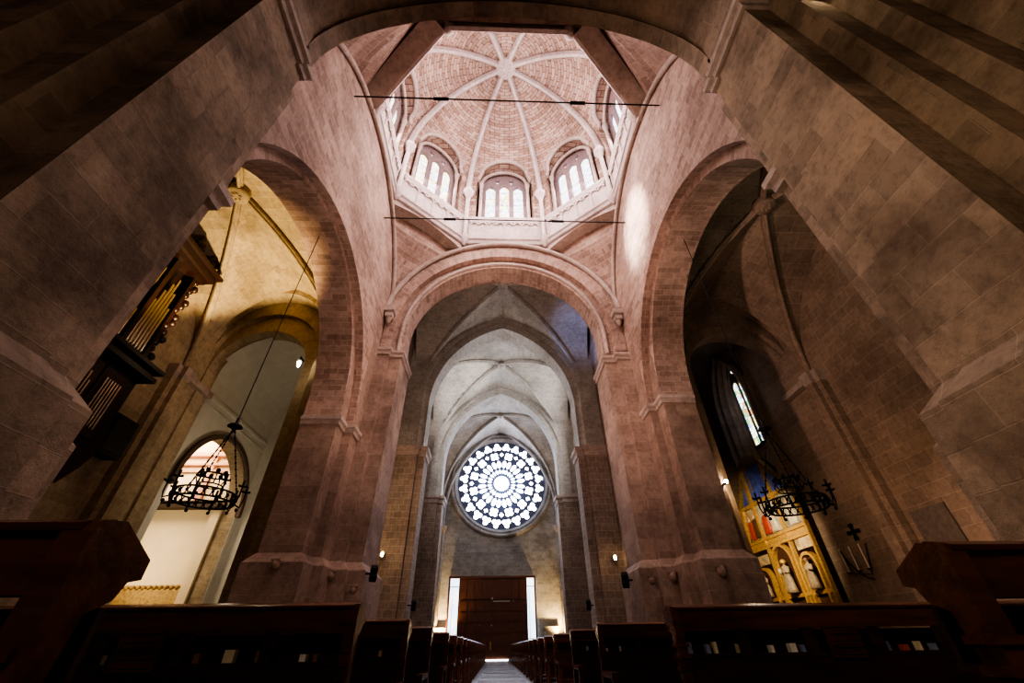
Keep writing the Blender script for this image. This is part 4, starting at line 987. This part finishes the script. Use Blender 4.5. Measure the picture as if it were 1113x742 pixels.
# ------------------------------------------------------------------ light
def light(kind, name, loc, e, col, target=None, size=.3, spot=None, blend=.5, sy=None):
    l = bpy.data.lights.new(name, kind); l.energy = e; l.color = col
    if kind == 'AREA':
        l.size = size
        if sy: l.shape = 'RECTANGLE'; l.size_y = sy
    else: l.shadow_soft_size = size
    if kind == 'SPOT': l.spot_size = R(spot); l.spot_blend = blend
    o = bpy.data.objects.new(name, l); COL.objects.link(o); o.location = loc
    if target is not None: o.rotation_euler = (Vector(target) - Vector(loc)).to_track_quat('-Z', 'Y').to_euler()
    return o
LV = 1.0
# daylight through the drum windows
for k in range(8):
    a = Vector(OCT[k]); b = Vector(OCT[(k + 1) % 8]); mid = (a + b) / 2; n = mid.normalized()
    light('AREA', 'drum_daylight', (mid.x * 1.0 + n.x * .45, mid.y + n.y * .45, 27.5), 500, (1, .88, .90), (-n.x * 3, -n.y * 3, 22), 2.6, sy=4.5)
light('POINT', 'dome_fill', (0, -.3, 25), 900, (1, .80, .76), size=1.5)
light('SPOT', 'sun_patch', (-5.2, -1.5, 28.5), 55000, (1, .93, .85), (6.6, 1.2, 18.3), 5e-2, 15, 1.0)
# warm floodlights in the crossing, then added fill lights
light('SPOT', 'crossing_flood_left', (4.6, -2, 6), 2200, (1, .73, .61), (-6.0, 5.5, 16), .3, 85, .8)
light('SPOT', 'crossing_flood_right', (-4.6, -2, 6), 3100, (1, .70, .59), (6.0, 5.5, 15.5), .3, 85, .8)
light('SPOT', 'near_pier_fill', (-5.2, -13, 5), 1100, (1, .80, .58), (6.2, -8.5, 8), .6, 95, .8)  # added fill from behind the camera, brightens the near right pier
light('POINT', 'pew_fill', (0, -14.8, 5), 200, (1, .78, .6), size=.6)  # unseen fill added to lift the pews and near pier steps
light('POINT', 'crossing_low_fill', (0, -1.5, 5), 230, (1, .74, .62), size=.6)  # added low fill that brightens the lower crossing piers
# nave
light('SPOT', 'clerestory_sun', (6.6, 24.6, 15.5), 3000, (1, .98, .94), (-5.2, 25, 22.3), .3, 48, .5)
light('AREA', 'clerestory_right', (7.4, 24.3, 18.5), 160, (.97, .97, 1), (-6, 24.3, 22), 2, sy=6)
light('AREA', 'clerestory_left', (-7.4, 24.3, 18.5), 120, (.97, .97, 1), (6, 24.3, 22), 2, sy=6)
light('AREA', 'rose_daylight', (.25, 41.0, 18.4), 800, (.62, .74, 1), (.25, 20, 14), 9)
light('POINT', 'rose_glow', (.25, 40.2, 18.0), 520, (.42, .58, 1), size=1.2)  # added blue light imitating the haze around the rose
light('SPOT', 'blue_beam', (-5, 12, 14), 5500, (.30, .45, 1), (6.0, 14.2, 21.5), .1, 30, 1.0)
light('POINT', 'nave_third_bay', (0, 36, 17), 160, (.85, .88, 1), size=1)
for x in (-6.6, 6.9): light('SPOT', 'facade_uplight', (x * .97, 40.6, 1.8), 2200, (1, .70, .30), (x * .9, 42, 6), .1, 110, .9)
light('POINT', 'nave_aisle_glow', (-7.0, 12.5, 8), 160, (1, .75, .4), size=.5)
# transepts
light('SPOT', 'left_transept_flood', (-11.3, 3.7, 9.6), 3500, (1, .72, .34), (-12.4, .6, 17), .2, 88, .35)
light('POINT', 'left_chapel_lamp', (-12.5, 10.2, 7), 130, (1, .86, .62), size=.5)
light('AREA', 'side_chapel_upper', (-19.5, 11.5, 12.0), 420, (1, .78, .55), (-19, 14, 9.5), 3)
light('AREA', 'side_chapel_lower', (-19.5, 11.2, 4.5), 90, (1, .80, .50), (-19, 14, 5.5), 3)
light('SPOT', 'altarpiece_spot', (10.6, 8.6, 5.9), 1300, (1, .84, .56), (15.2, 13.0, 5.0), .1, 84, .9)
light('POINT', 'altar_lamp', (9.7, 5.6, 6.4), 30, (1, .74, .42), size=.08)
light('SPOT', 'right_wall_warm', (9.5, 1, 4), 330, (1, .68, .46), (15.6, 3.5, 4.5), .3, 80, .9)
light('POINT', 'right_transept_dim', (11.5, -3.5, 12), 85, (.72, .88, .70), size=.6)
light('POINT', 'lancet_light', (14.2, 11.0, 13), 25, (.7, .8, 1), size=.4)
w = bpy.data.worlds.new('world'); SC.world = w; w.use_nodes = True
w.node_tree.nodes['Background'].inputs[0].default_value = (.5, .38, .32, 1); w.node_tree.nodes['Background'].inputs[1].default_value = .02
SC.view_settings.view_transform = 'AgX'; SC.view_settings.look = 'AgX - High Contrast'; SC.view_settings.exposure = 0.62
SC.cycles.max_bounces = 6; SC.cycles.diffuse_bounces = 4
